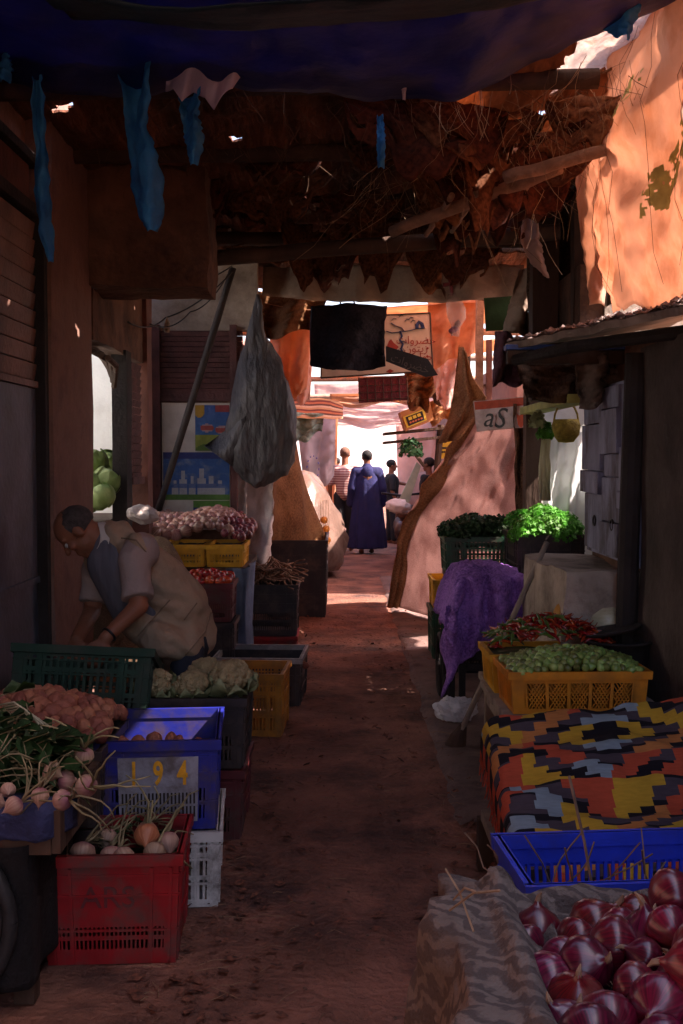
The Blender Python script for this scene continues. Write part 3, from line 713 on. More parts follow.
# pale sheet added to stand for the bright glare above the drape
MB().surf(lambda u, v: P(548 + 150 * u, -25 + 128 * v + 8 * math.sin(u * 9) * v, 5.9 + .05 * math.sin(u * 12)) + Vector((0, .03 * fb(u * 5, v * 5), 0)), 40, 30, .004).build('corner_sheet', mat('pale_tan_sheet', (.70, .50, .40), .8, .25, 5, .8, 12, (.35, .16, .09), .7, transl=.5, dscale=7), smooth=True, label='pale tan sheet added for the glare in the corner above the orange drape', cat='sheet')
# ------------------------------------------------------------------ crates
def plastic(name, col, dirt=(.09, .06, .05), amt=.75, rough=.5):
    return mat(name, col, rough, .18, 9, .2, 60, dirt, amt, dscale=6, bdist=.003)
m_p_red = plastic('red_plastic', (.30, .008, .012), amt=.75); m_p_blue = plastic('blue_plastic', (.012, .02, .25), amt=.8); m_p_blue2 = plastic('bright_blue_plastic', (.02, .06, .62), amt=.3)
m_p_white = plastic('white_plastic', (.62, .60, .58), amt=.85); m_p_yel = plastic('yellow_plastic', (.72, .36, .02), amt=.3)
m_p_org = plastic('orange_yellow_plastic', (.74, .27, .02), amt=.3); m_p_green = plastic('green_plastic', (.015, .10, .055)); m_p_dark = plastic('dark_plastic', (.03, .022, .025))
m_p_maroon = plastic('maroon_plastic', (.13, .02, .025)); m_greypanel = plastic('grey_panel', (.30, .30, .36), amt=.8)
m_amber = plastic('amber_plastic', (.50, .20, .02), amt=.5)

def crate(name, label, w, d, h, m, rows, loc, rz=0.0, group=None, rim=.035, taper=.95, th=.006, panel=None, tilt=None, fill=None, u0=.4, ribs=True, post=True):
    """open crate; rows = (z0, z1, 'solid' | 'bars' | 'lattice' | 'slots', count), heights as shares of h"""
    t = thing(name, label, 'crate', loc, rz, group)
    if tilt: t.rotation_euler = tilt
    b = MB(); pb = MB() if panel else None
    sides = ((Vector((1, 0, 0)), Vector((0, -1, 0)), w, d), (Vector((1, 0, 0)), Vector((0, 1, 0)), w, d), (Vector((0, 1, 0)), Vector((-1, 0, 0)), d, w), (Vector((0, 1, 0)), Vector((1, 0, 0)), d, w))
    def cell(bb, s, ua, ub, za, zb, o0=0.0, o1=None, sk=0.0):
        U, Nn, L, D = s; o1 = -th if o1 is None else o1
        def q(u, z, o):
            k = taper + (1 - taper) * z / h
            return U * (u * L * k) + Nn * (D / 2 * k + o) + Vector((0, 0, z))
        f = [q(ua, za, o0), q(ub, za, o0), q(ub + sk, zb, o0), q(ua + sk, zb, o0)]; g = [q(ua, za, o1), q(ub, za, o1), q(ub + sk, zb, o1), q(ua + sk, zb, o1)]
        vs = [bb.bm.verts.new(p) for p in f + g]
        for ix in ((0, 1, 2, 3), (7, 6, 5, 4), (0, 4, 5, 1), (1, 5, 6, 2), (2, 6, 7, 3), (3, 7, 4, 0)): bb.bm.faces.new([vs[i] for i in ix])
    for si, s in enumerate(sides):
        lim = .5 if si < 2 else .5 - th / s[2]
        for row in rows:
            za, zb, kind = row[0] * h, row[1] * h, row[2]
            if kind == 'solid': cell(b, s, -lim, lim, za, zb)
            else:
                cell(b, s, -lim, -u0, za, zb); cell(b, s, u0, lim, za, zb); n = row[3]
                if kind == 'bars':
                    for k in range(n):
                        a = -u0 + 2 * u0 * (k + .28) / n; cell(b, s, a, a + 2 * u0 * .44 / n, za, zb)
                elif kind == 'lattice':
                    for k in range(n + 1):
                        a = -u0 + 2 * u0 * k / n; cell(b, s, a - .012, a + .012, za, zb)
                    for k in range(n):
                        a = -u0 + 2 * u0 * k / n; W = 2 * u0 / n; hh = (zb - za)
                        for j in range(6):
                            for q in (1, -1):
                                x0 = a + W * (j + .5) / 6
                                stp = 6
                                for i in range(stp):
                                    x = x0 + q * W * .8 * ((i + .5) / stp - .5); 
                                    if a + .012 < x < a + W - .024: cell(b, s, x - q * .0045, x - q * .0045 + .008, za + hh * i / stp, za + hh * (i + 1) / stp, -.001 * (q > 0), None, q * W * .8 / stp)
        if ribs:
            for z in (.30, .62, .8): cell(b, s, -lim - (.004 if si < 2 else 0), lim + (.004 if si < 2 else 0), z * h, z * h + .008, .005, .0)
        if post:
            for u in (-.44, -.30, .30, .44): cell(b, s, u - .012, u + .012, .02 * h, .98 * h - rim, .0065, .0003)
        if panel and si == 0: cell(pb, s, -.34, .34, panel[0] * h, panel[1] * h, .009, .0066)
    b.build('wall', m, t, world=False)
    b = MB()
    for s in sides:
        U, Nn, L, D = s; lim = .5 + .014 / L if s[2] == w and s[1].x == 0 else .5 - .001
        cell(b, s, -lim, lim, h - rim, h, .012, -th - .004)
    b.build('rim', m, t, world=False)
    b = MB(); b.box((0, 0, .006), (w * taper - .004, d * taper - .004, .01))
    b.build('bottom', m, t, world=False)
    if panel: pb.build('panel', panel[2], t, world=False)
    if fill is not None:
        b = MB(); b.surf(lambda u, v: Vector(((u - .5) * w * .94, (v - .5) * d * .94, fill[0] + .012 * fb(u * 5, v * 5, w))), 12, 12); b.build('liner', fill[1], t, world=False)  # added sheet under the produce; dark ones stand for shaded gaps
    return t
SOL = ((0, 1, 'solid'),)
SLOT = ((0, .12, 'solid'), (.12, .27, 'bars', 20), (.27, .32, 'solid'), (.32, .46, 'bars', 20), (.46, 1, 'solid'))
OPENS = ((0, .1, 'solid'), (.1, .36, 'bars', 16), (.36, .42, 'solid'), (.42, .66, 'bars', 16), (.66, .72, 'solid'), (.72, .86, 'bars', 16), (.86, 1, 'solid'))
LATT = ((0, .12, 'solid'), (.12, .72, 'lattice', 5), (.72, 1, 'solid'))

# ------------------------------------------------------------------ produce
def lathe_obj(name, prof, m, seg=18, nz=0.0):
    b = MB(); b.lathe(prof, seg)
    if nz:
        for v in b.bm.verts: v.co *= 1 + nz * fb(v.co.x * 18, v.co.y * 18, v.co.z * 18, 2)
    return b
def onion_prof(r):
    return [(0, -r * .9), (r * .16, -r * .88), (r * .5, -r * .74), (r * .82, -r * .42), (r, 0), (r * .93, r * .36), (r * .66, r * .68), (r * .34, r * .88), (r * .17, r * 1.0), (r * .11, r * 1.14), (r * .06, r * 1.24), (0, r * 1.25)]
m_onion = streaky('red_onion_skin', (.06, .003, .010), (.19, .008, .024), 30, .28, .5)
m_onion2 = streaky('brown_onion_skin', (.19, .055, .045), (.60, .38, .29), 24, .3, .4)
m_onion3 = streaky('dull_red_onion_skin', (.09, .014, .018), (.28, .05, .05), 24, .3, .4)
m_husk = mat('dry_husk', (.34, .20, .12), .8, .4, 30, .2)
m_turnip = streaky('turnip_skin', (.30, .18, .12), (.46, .31, .22), 12, .6, .05, ((.20, .04, .08), .006, .034))
m_turnip2 = streaky('orange_root_skin', (.42, .16, .05), (.62, .30, .12), 12, .5, .1)
m_potato = mat('reddish_potato', (.34, .115, .07), .7, .3, 14, .4, 60, (.14, .05, .035), .6, rnd=.25, dscale=9)
m_tomato = mat('tomato_skin', (.40, .02, .012), .2, .2, 8, 0, coat=.5, rnd=.25, hue_to=(.55, .05, .02))
m_lime = mat('green_fig_skin', (.12, .24, .04), .35, .35, 16, .2, coat=.3, rnd=.55, hue_to=(.36, .46, .13))
m_cab = mat('cabbage_leaf', (.20, .40, .07), .5, .35, 7, .7, 18, rnd=.2, hue_to=(.40, .50, .20), bdist=.01)
m_leaf = mat('leaf_green', (.035, .075, .02), .5, .5, 12, .3, rnd=.3, transl=.3)
m_leaf_b = mat('parsley_green', (.07, .30, .03), .5, .5, 14, .3, rnd=.2, transl=.35)
m_leaf_d = mat('dark_herb_green', (.016, .048, .012), .55, .5, 14, .3, rnd=.2, transl=.25)
m_stalk = mat('pale_stalk', (.20, .17, .08), .6, .4, 20, .1, rnd=.3, hue_to=(.34, .27, .15))
m_caul = mat('cauliflower_curd', (.42, .34, .18), .8, .2, 20, .8, 90, (.30, .24, .12), .5, dscale=12)
m_pepper = mat('red_pepper_skin', (.32, .012, .008), .25, .4, 6, 0, coat=.5, rnd=.35, hue_to=(.5, .05, .015))
m_pepper_g = mat('green_pepper_skin', (.05, .14, .02), .3, .4, 6, 0, coat=.4, rnd=.35, hue_to=(.12, .2, .03))

def scatter(proto, pts, smin, smax, label, group, tiltmax=1.2, first=True):
    out = []
    for i, p in enumerate(pts):
        o = proto if i == 0 else copy_tree(proto)
        o.location = p; o.rotation_euler = (jit(tiltmax), jit(tiltmax), jit(3.1)); s = random.uniform(smin, smax); o.scale = (s, s, s * random.uniform(.9, 1.05))
        o['label'] = label; o['group'] = group
        out.append(o)
    return out
def hexpts(w, d, sp, zf, cx, cy, rz=0.0, j=.25, keep=None):
    """points of a heap's top layer: staggered rows over a w x d rectangle turned by rz; zf(x, y) = height"""
    out = []; c, s = math.cos(rz), math.sin(rz); row = 0; y = -d / 2
    while y <= d / 2 + 1e-6:
        x = -w / 2 + (sp / 2 if row % 2 else 0)
        while x <= w / 2 + 1e-6:
            a, b_ = x + jit(sp * j), y + jit(sp * j)
            if keep is None or keep(a / w * 2, b_ / d * 2):
                out.append(Vector((cx + a * c - b_ * s, cy + a * s + b_ * c, zf(a / w * 2, b_ / d * 2) + jit(sp * .12))))
            x += sp
        y += sp * .87; row += 1
    return out

# ================================================================= RIGHT SIDE
# -- nearest: red onions in a blue crate on a dark box, half under a grey striped blanket
box = crate('stall_crate', 'dark upturned crate under the crate of glossy red onions', .62, .55, .56, m_p_dark, SLOT, (.54, 1.50, 0))
oc = crate('onion_crate', 'blue plastic crate brimming with glossy red onions, bottom right corner', .62, .52, .30, m_p_blue2, SLOT, (.54, 1.49, .55), fill=(.24, m_dark))
po = MB().lathe(onion_prof(.0385), 20).build('red_onion', m_onion, smooth=True, world=False)
tag(po, None, 'onion')
rb = MB()
for k in range(14):
    a = random.random() * 6.28; l = random.uniform(.008, .016)
    rb.tube([(0, 0, -.036), (math.cos(a) * .005, math.sin(a) * .005, -.041), (math.cos(a) * l, math.sin(a) * l, -.046 - random.uniform(0, .006))], .0007, 3, False)
rb.build('root_tuft', m_straw, po, world=False)
hk = MB(); hk.tube([(0, 0, .042), (.002, .002, .050), (.008, .005, .057)], [.005, .004, .001], 6); hk.build('dry_neck', m_husk, po, world=False)
zf = lambda a, c: .850 + .055 * (1 - .55 * a * a) * (1 - .5 * c * c) - .004 * c
pts = hexpts(.54, .46, .070, zf, .55, 1.49, 0, .16) + hexpts(.30, .24, .08, lambda a, c: .935 + .02 * (1 - a * a), .60, 1.50, 0, .2)
scatter(po, pts, .72, 1.2, 'glossy red onion heaped in the blue crate under the grey blanket', 'red onions in the nearest crate', 1.4)
m_bl = mat('striped_blanket', (.17, .13, .108), .95, .35, 5, .5, 160)
nt = m_bl.node_tree; bs = [n for n in nt.nodes if n.type == 'BSDF_PRINCIPLED'][0]; lk_ = bs.inputs['Base Color'].links[0]; src = lk_.from_socket
wv = nt.nodes.new('ShaderNodeTexWave'); wv.inputs['Scale'].default_value = 13; wv.inputs['Distortion'].default_value = 9; wv.inputs['Detail'].default_value = 3; wv.inputs['Detail Scale'].default_value = 1.6; wv.bands_direction = 'DIAGONAL'
tcw = nt.nodes.new('ShaderNodeTexCoord'); nt.links.new(tcw.outputs['Object'], wv.inputs['Vector'])
rw = nt.nodes.new('ShaderNodeValToRGB'); rw.color_ramp.elements[0].position = .28; rw.color_ramp.elements[1].position = .7; nt.links.new(wv.outputs['Fac'], rw.inputs['Fac'])
mw = nt.nodes.new('ShaderNodeMixRGB'); nt.links.new(rw.outputs[0], mw.inputs[0]); nt.links.new(src, mw.inputs[2]); mw.inputs[1].default_value = (.095, .071, .062, 1); nt.links.new(mw.outputs[0], bs.inputs['Base Color'])
BX = 60; BY = 70
def bl(u, v):
    """blanket lying on the crate's left and far rims: u runs across the rim (outside to inside), v along it"""
    # rim path: from near left corner back to the far left corner, then right along the far rim
    L1 = .62; tot = 1.5; s = v * tot
    ang = 0.0
    if s < L1: base = Vector((.225, 1.16 + s, .875)); nrm = Vector((-1, 0, 0))
    else:
        k = min(1, (s - L1) / .16); a = k * math.pi / 2
        base = Vector((.225, 1.78, .875 - .03 * k)) + Vector((max(0, s - L1 - .08), .03 * k, 0)); nrm = Vector((-math.cos(a), math.sin(a), 0))
    t = (u - .42) * .62         # out of the crate (<0) to inside (>0)
    fold = .022 * math.sin(s * 27 + u * 6 + 3 * fb(s * 2.5, u * 2)) + .028 * fb(s * 4, u * 2.5, 3, 2) + .006 * fb(s * 16, u * 9, 4, 2)
    if t < 0:
        d = -t; out = min(d, .045 + d * .16) + max(0, fold) * (1.2 if d > .05 else .5); dz = -max(0, d - .05) * 1.0
        p = base + nrm * out + Vector((0, 0, dz + .02 + .5 * fold * (d < .1)))
    else:
        p = base - nrm * t * .28 + Vector((0, 0, .02 + .5 * fold - .06 * t + .03 * math.sin(min(1, t / .2) * 3.1)))
    return p
b = MB().surf(bl, BX, BY * 2, .006)
blo = b.build('striped_blanket', m_bl, smooth=True, label='grey brown striped blanket folded over the rim of the red onion crate', cat='blanket')
st = MB()
for (a, c) in (((.16, 1.60, .93), (.22, 1.50, 1.0)), ((.17, 1.64, .93), (.19, 1.52, .99)), ((.19, 1.55, .92), (.16, 1.66, .97))):
    a, c = Vector(a), Vector(c); st.tube([a, a.lerp(c, .5) + Vector((0, 0, .012)), c], .0018, 4)
st.build('dry_stalk', m_straw, kind='stuff', label='dry straw stalks lying on the striped blanket')

# -- empty blue crate with dried stems
ec = crate('empty_crate', 'bright blue shallow crate holding only dried stems', .66, .33, .22, m_p_blue2, ((0, .3, 'solid'), (.3, .66, 'bars', 26), (.66, 1, 'solid')), (.735, 2.60, .43), R(5), post=False)
crate('stall_crate', 'dark crate standing under the shallow bright blue crate', .62, .31, .42, m_p_dark, SLOT, (.76, 2.60, 0), R(5))
b = MB()
for k in range(26):
    p = Vector((.735 + jit(.26), 2.6 + jit(.1), .49)); d = Vector((jit(1), jit(.6), random.uniform(.25, 1.1))); pts = [p]
    for s in range(5): d += Vector((jit(.4), jit(.4), jit(.3))); pts.append(pts[-1] + d.normalized() * random.uniform(.03, .07))
    b.tube(pts, .0022, 4)
b.tube([(.60, 2.5, .5), (.57, 2.54, .7), (.545, 2.6, .84)], .0035, 4)
b.build('dried_stems', m_straw, kind='stuff', label='tangle of dried pale stems in the shallow blue crate')

# -- rug over a stall board
rugm = attr_mat('rug_wool', 'pattern', .95, .5, 120, stretch=(.2, 1, 1))
tt = thing('rug_stall', 'low wooden stall board under the patterned rug', 'table', (1.0, 3.6, 0))
b = MB(); b.box2((.54, 3.44, .20), (1.6, 4.2, .24)); b.build('board', m_wood, tt)
for x, y in ((.56, 3.42), (.56, 4.22), (1.5, 3.42), (1.5, 4.22)):
    b = MB(); b.box2((x - .03, y - .03, 0), (x + .03, y + .03, .20)); b.build('leg', m_darkwood, tt)
RU, RV = 120, 130
def rug(u, v):
    s = v * 1.42                         # far edge (v=0) over the top and down the near face
    x = .475 + 1.2 * u
    if s < .86: y = 4.26 - s; z = .585 - .235 * (s / .86) + .028 * math.sin(s * 6 + u * 3) * (.3 + s)
    elif s < 1.0: k = (s - .86) / .14 * math.pi / 2; y = 3.40 - .09 * math.sin(k); z = .26 + .09 * math.cos(k)
    else: y = 3.31 - .10 * (s - 1.0); z = .26 - (s - 1.0) * .55
    if s < .86: z += .06 * math.exp(-((u - .8) / .12) ** 2) * math.exp(-((s - .25) / .3) ** 2)
    z += .03 * fb(u * 3, s * 4, 1) * (1.4 if s < .9 else .5) + (.085 * u if s < 1.0 else .085 * u * max(0, 1.4 - s) / .4); y += .012 * fb(u * 5, s * 3, 6) + .02 * math.sin(u * 14 + 1) * max(0, s - .9)
    if u < .10:                          # left edge sags over the end of the board
        k = (.10 - u) / .10; z -= .13 * k * k * (1 if s < .95 else .3); x += .07 * k * k
    return Vector((x, y, z))
b = MB(); b.surf(rug, RU, RV)
ro = b.build('patterned_rug', rugm, smooth=True, label='black woven rug with stepped red, yellow and pale blue diamonds', cat='rug', recalc=False)
K = dict(k=(.014, .012, .016), c=(.075, .058, .07), r=(.50, .085, .04), y=(.55, .33, .035), b=(.24, .32, .36), o=(.52, .20, .06))
def rugc(i):
    u = (i % RU) / RU; v = (i // RU) / RV
    x = u * 1.2; y = v * 1.42
    x += .16 * y; j = int(y / .034); xs = math.floor(x / .045) * .045
    row = int(math.floor((y + .12) / .58)); yy = ((math.floor((y + .12) / .034) * .034) % .58) - .29
    xx = ((xs + (.31 if row % 2 else 0) - .20) % .63) - .315
    d = abs(xx) / .315 + abs(yy) / .29
    if u < .03: return K['r'] if (j // 2) % 2 else K['k']
    a = abs(xx) / .315; b_ = abs(yy) / .29
    if d < .30: return K['k']
    if d < .58: return K['y'] if a > b_ else K['b']
    if d < .86: return K['c'] if j % 3 else K['k']
    if d < 1.18: return ((K['r'] if b_ > .55 else K['o']) if xx > 0 else (K['b'] if b_ > .7 else K['r'])) if yy > 0 else ((K['b'] if a < .4 else K['y']) if xx > 0 else (K['o'] if a > .45 else K['r']))
    if d < 1.42: return K['c'] if (j // 2) % 2 else K['k']
    return K['r'] if xx > 0 else K['y']
face_colors(ro, rugc)
b = MB()
for k in range(70):
    v = k / 70; p = rug(0, v); q = p + Vector((-.006 + jit(.01), jit(.015), -.045 - random.random() * .03)); b.tube([p, p.lerp(q, .5) + Vector((jit(.006), jit(.006), 0)), q], .0022, 4, False)
b.build('fringe', mat('rug_fringe', (.42, .08, .03), .9, .5, 20, 0, rnd=.3), ro)

# -- table of figs and peppers
tb = thing('produce_table', 'low weathered grey wooden table carrying the fig and pepper crates', 'table', (1.05, 5.1, 0))
b = MB()
for k in range(5): b.box2((.70 + jit(.01), 4.60 + k * .212, .462), (1.42, 4.60 + k * .212 + .205, .495 + jit(.003)), .004)
b.build('top', m_wood, tb)
for x, y in ((.76, 4.66), (1.36, 4.66), (.76, 5.56), (1.36, 5.56)):
    b = MB(); b.box2((x - .028, y - .028, 0), (x + .028, y + .028, .46)); b.build('leg', m_wood, tb)
b = MB(); b.box2((.735, 4.7, .36), (.755, 5.52, .45)); b.box2((.79, 4.635, .38), (1.33, 4.655, .45)); b.build('apron', m_wood, tb)
fc = crate('fig_crate', 'orange yellow lattice crate heaped with small green figs', .60, .36, .185, m_p_org, LATT, (1.02, 4.87, .498), R(2), post=False, ribs=False, fill=(.14, m_leaf_d), th=.008)
b = MB()
pr = [(0, -.017), (.008, -.016), (.0155, -.006), (.0165, .003), (.012, .013), (.006, .018), (.003, .022), (0, .023)]
fg = b.lathe(pr, 10).build('green_fig', m_lime, smooth=True, world=False); tag(fg, None, 'fig')
zf = lambda a, c: .665 + .085 * (1 - .75 * a * a) * (1 - .6 * c * c)
scatter(fg, hexpts(.565, .335, .0335, zf, 1.02, 4.87, R(2), .2)[:190], 1.05, 1.3, 'small green fig heaped in the orange yellow lattice crate', 'green figs in the lattice crate', 1.5)
pc = crate('pepper_crate', 'yellow lattice crate heaped with red chilli peppers behind the figs', .60, .36, .185, m_p_yel, LATT, (1.0, 5.29, .498), R(1), post=False, ribs=False, fill=(.16, m_leaf_d))
def pepper(m, nm):
    pts = [Vector((k * .013 - .045, 0, .012 * math.sin(k * .45))) for k in range(9)]
    b = MB(); b.tube(pts, [.003, .0075, .0095, .0095, .009, .008, .0065, .0045, .0015], 8)
    b.tube([(-.045, 0, 0), (-.058, .002, .006), (-.066, .004, .014)], [.0035, .0022, .002], 5)
    return tag(b.build(nm, m, smooth=True, world=False), None, 'pepper')
zf = lambda a, c: .70 + .125 * (1 - .8 * a * a) * (1 - .5 * c * c) + .01 * random.random()
pp = hexpts(.55, .34, .029, zf, 1.0, 5.27, 0, .3); random.shuffle(pp)
rp = [p for p in pp if not (p.x < .82 and random.random() < .35) and random.random() < .82]; gp = [p + Vector((0, 0, .006)) for p in pp if p not in rp]
scatter(pepper(m_pepper, 'red_pepper'), rp, .65, .95, 'long red chilli pepper heaped in the yellow lattice crate', 'red chilli peppers', .5)
scatter(pepper(m_pepper_g, 'green_pepper'), gp, .65, .95, 'long green chilli pepper among the red ones', 'green chilli peppers', .5)
# green leafy basket and melon behind
b = MB(); b.lathe([(0, -.095), (.05, -.09), (.088, -.05), (.1, 0), (.088, .05), (.05, .088), (.012, .098), (0, .098)], 20)
me_ = b.build('yellow_melon', streaky('melon_skin', (.46, .44, .28), (.60, .58, .40), 10, .4, .2), smooth=True, world=False, label='pale yellow melon resting on the black tub', cat='melon')
me_.location = P(606, 622, 5.45); me_.rotation_euler = (R(80), 0, R(70)); me_.scale = (.85, .85, 1.0)
b = MB(); b.lathe([(0, -.03), (.07, -.025), (.10, 0), (.07, .025), (0, .03)], 16); pk = b.build('pumpkin_slice', mat('pumpkin_flesh', (.5, .22, .04), .6, .3, 10, .3), smooth=True, world=False, label='cut orange pumpkin slice behind the peppers', cat='pumpkin')
pk.location = P(572, 618, 5.52); pk.rotation_euler = (R(62), 0, R(10))
tub = thing('black_tub', 'big black rubber tub on the ground beside the produce table', 'tub', (1.32, 5.3, .498))
tub.location = (1.30, 5.14, .50)
b = MB(); b.lathe([(0, 0), (.11, 0), (.135, .12), (.150, .235), (.166, .24), (.166, .25), (.146, .25), (.128, .12), (.105, .014), (0, .014)], 28); b.build('bowl', m_dark, tub, smooth=True, world=False)
tub['label'] = 'black rubber tub beside the crate of green figs'
ld_ = MB(); ld_.lathe([(0, 0), (.14, 0), (.155, .012), (.155, .02), (.14, .014), (0, .014)], 28); lo_ = ld_.build('lid', m_dark, tub, smooth=True, world=False); lo_.location = (-.03, .05, .27); lo_.rotation_euler = (R(-4), R(-10), 0)
# leaning broom pole
bp = thing('long_broom', 'long wooden broom leaning with its bristle head on the floor', 'broom', (.55, 6.1, 0))
a, c = P(458, 742, 6.0), P(547, 542, 6.25); a.z = .06
b = MB(); b.tube([a.lerp(c, k / 6) for k in range(7)], .016, 8); b.build('handle', m_wood, bp, smooth=True)
b = MB(); b.tube([a + Vector((-.015, 0, -.055)), a, a.lerp(c, .06)], [.062, .05, .02], 10, flat=.5); b.build('bristle_head', m_darkwood, bp)
# crumpled clear plastic bag
m_film = film('clear_film', (.9, .9, .92), .2, .2, .3)
b = MB(); b.ell((0, 0, 0), (.13, .10, .085), None, 40, 26)
for v in b.bm.verts: v.co *= 1 + .30 * abs(fb(v.co.x * 12, v.co.y * 12, v.co.z * 14, 4)) - .12 + .15 * fb(v.co.x * 30, v.co.y * 30, v.co.z * 30, 2); v.co.z = max(v.co.z, -.06)
g = P(455, 724, 6.6); bmesh.ops.translate(b.bm, vec=Vector((g.x, g.y, .075)), verts=b.bm.verts)
b.build('plastic_bag', m_film, label='crumpled clear plastic bag lying on the floor by the broom', cat='bag')

# -- cart under a purple net cloth
ct = thing('hand_cart', 'dark hand cart under the purple knitted cloth', 'cart', (.78, 6.95, 0))
b = MB(); b.box2((.74, 6.68, .70), (1.08, 7.4, .76)); b.box2((.72, 6.68, .0), (.76, 6.72, .7)); b.box2((1.04, 6.68, 0), (1.08, 6.72, .7)); b.box2((1.04, 7.36, 0), (1.08, 7.40, .7)); b.box2((.72, 7.36, .0), (.76, 7.40, .7)); b.box2((.762, 6.685, .3), (1.038, 6.715, .34)); b.box2((.77, 6.7, .36), (1.03, 7.34, .66)); b.build('frame', m_dark, ct)
for y in (6.78, 7.3):
    wh = MB(); C0 = Vector((.665, y, .22)); ring = [C0 + Vector((0, .2 * math.cos(k * math.pi / 12), .2 * math.sin(k * math.pi / 12))) for k in range(25)]
    wh.tube(ring, .022, 7, False)
    wo = wh.build('wheel', m_dark, ct, smooth=True)
    sp_ = MB()
    for k in range(5): sp_.tube([C0, C0 + Vector((0, .19 * math.cos(k * 1.257), .19 * math.sin(k * 1.257)))], .006, 5)
    sp_.build('spoke', m_iron, wo)
m_purple = weave('purple_knit', (.11, .045, .20), (.36, .17, .55), 70, .95, 0, 1.0)
def pur(u, v):
    s = v * 1.35; x = .62 + .50 * u + .02 * math.sin(s * 8)
    if s < .75: y = 7.35 - s; z = .87 + .07 * math.sin(u * 3.1) * math.sin(s * 4.2) + .03 * fb(u * 4, s * 5, 3)
    else: y = 6.60 - .05 * (s - .75) - .03 * math.sin(u * 12); z = .86 - (s - .75) * .95 * (1 - .55 * u) + .0 
    if u < .25:
        k = (.25 - u) / .25; z -= .26 * k ** 1.4 * (1 if s < .8 else .5); x = .62 + .125 * (1 - k) * .9 + .02 * math.sin(s * 17)
    y += .03 * fb(u * 6, s * 6, 8) - (.035 * math.sin(u * 22 + 2 * fb(s * 3, 2)) if s > .7 else 0); z += .015 * fb(u * 12, s * 12, 2)
    return Vector((x, y, z))
MB().surf(pur, 50, 70, .008).build('purple_cloth', m_purple, smooth=True, label='purple knitted net cloth thrown over the hand cart', cat='cloth')
rag('cloth_tail', 'small purple cloth tail hanging from the corner of the hand cart', [(450, 606, 4), (451, 628, 6), (453, 646, 3)], 6.42, m_purple, 'cloth')

# -- herb crates
gl = crate('herb_crate', 'green crate standing lowest at the end of the right hand row', .40, .5, .40, m_p_green, OPENS, (.92, 8.85, 0), taper=.97)
crate('herb_crate', 'yellow crate stacked on the lowest green crate of the right row', .40, .5, .24, m_p_yel, SOL, (.93, 8.86, .402), taper=.97)
crate('herb_crate', 'dark green crate full of dark herbs, behind the purple cloth', .62, .5, .28, m_p_green, OPENS, (1.08, 8.32, .74), fill=(.2, m_leaf_d))
crate('stall_crate', 'dark tall crate holding up the crate of dark herbs', .6, .5, .735, m_p_dark, SLOT, (1.10, 8.30, 0))
crate('herb_crate', 'dark crate under the bright parsley', .46, .6, .30, m_p_dark, SLOT, (1.42, 7.72, .78), fill=(.24, m_leaf_d))
crate('stall_crate', 'dark crate on the floor under the parsley crate', .46, .6, .775, m_p_dark, SLOT, (1.42, 7.72, 0))
def bunch(n, rx, ry, rz, leaf, stem=True, seed=1):
    """tied bunch of herbs: thin stems with many small lobed leaves"""
    rn = random.Random(seed); b = MB()
    for k in range(n):
        th_, ph = rn.uniform(0, 6.28), math.acos(rn.uniform(-.15, 1)); r = rn.uniform(.72, 1.05)
        p = Vector((rx * r * math.sin(ph) * math.cos(th_), ry * r * math.sin(ph) * math.sin(th_), rz * r * math.cos(ph)))
        Nn = Vector((p.x / rx, p.y / ry, p.z / rz + .2)) + Vector((rn.gauss(0, .5), rn.gauss(0, .5), rn.gauss(0, .5))); Nn.normalize()
        a = Nn.orthogonal().normalized(); a.rotate(Matrix.Rotation(rn.uniform(0, 6.28), 3, Nn)); c = Nn.cross(a); l = leaf * rn.uniform(.6, 1.3)
        vs = [b.bm.verts.new(p + a * l * x + c * l * y + Nn * l * z) for x, y, z in ((-.9, 0, -.2), (-.2, -.5, 0), (.35, -.75, .12), (.5, -.2, .05), (1.0, 0, -.1), (.5, .25, .05), (.3, .7, .12), (-.25, .5, 0))]
        b.bm.faces.new(vs)
        if stem and k % 9 == 0: b.tube([(p.x * .15, p.y * .15, -rz * .2), p * .6, p], .0018, 3, False)
    return b
par = bunch(520, .115, .12, .10, .0165, True, 3).build('parsley_bunch', m_leaf_b, world=False); tag(par, None, 'herbs')
pl = [Vector((1.28 + .13 * (k % 3) + jit(.02), 7.48 + .17 * (k // 3) + jit(.02), 1.07 + .035 * (k // 3) + .05 * ((k % 3) == 1) + jit(.015))) for k in range(9)]
scatter(par, pl, .9, 1.2, 'bright green parsley bunch lit from the greens shop', 'parsley bunches', .3)
dk = bunch(420, .12, .12, .09, .017, True, 5).build('herb_bunch', m_leaf_d, world=False); tag(dk, None, 'herbs')
pl = [Vector((.86 + .135 * (k % 4) + jit(.02), 8.16 + .16 * (k // 4) + jit(.02), 1.02 + .07 * (1 - abs((k % 4) - 1.5) / 1.5) + jit(.015))) for k in range(12)]
scatter(dk, pl, .9, 1.2, 'dark green herb bunch heaped in the dark green crate', 'dark herb bunches', .3)

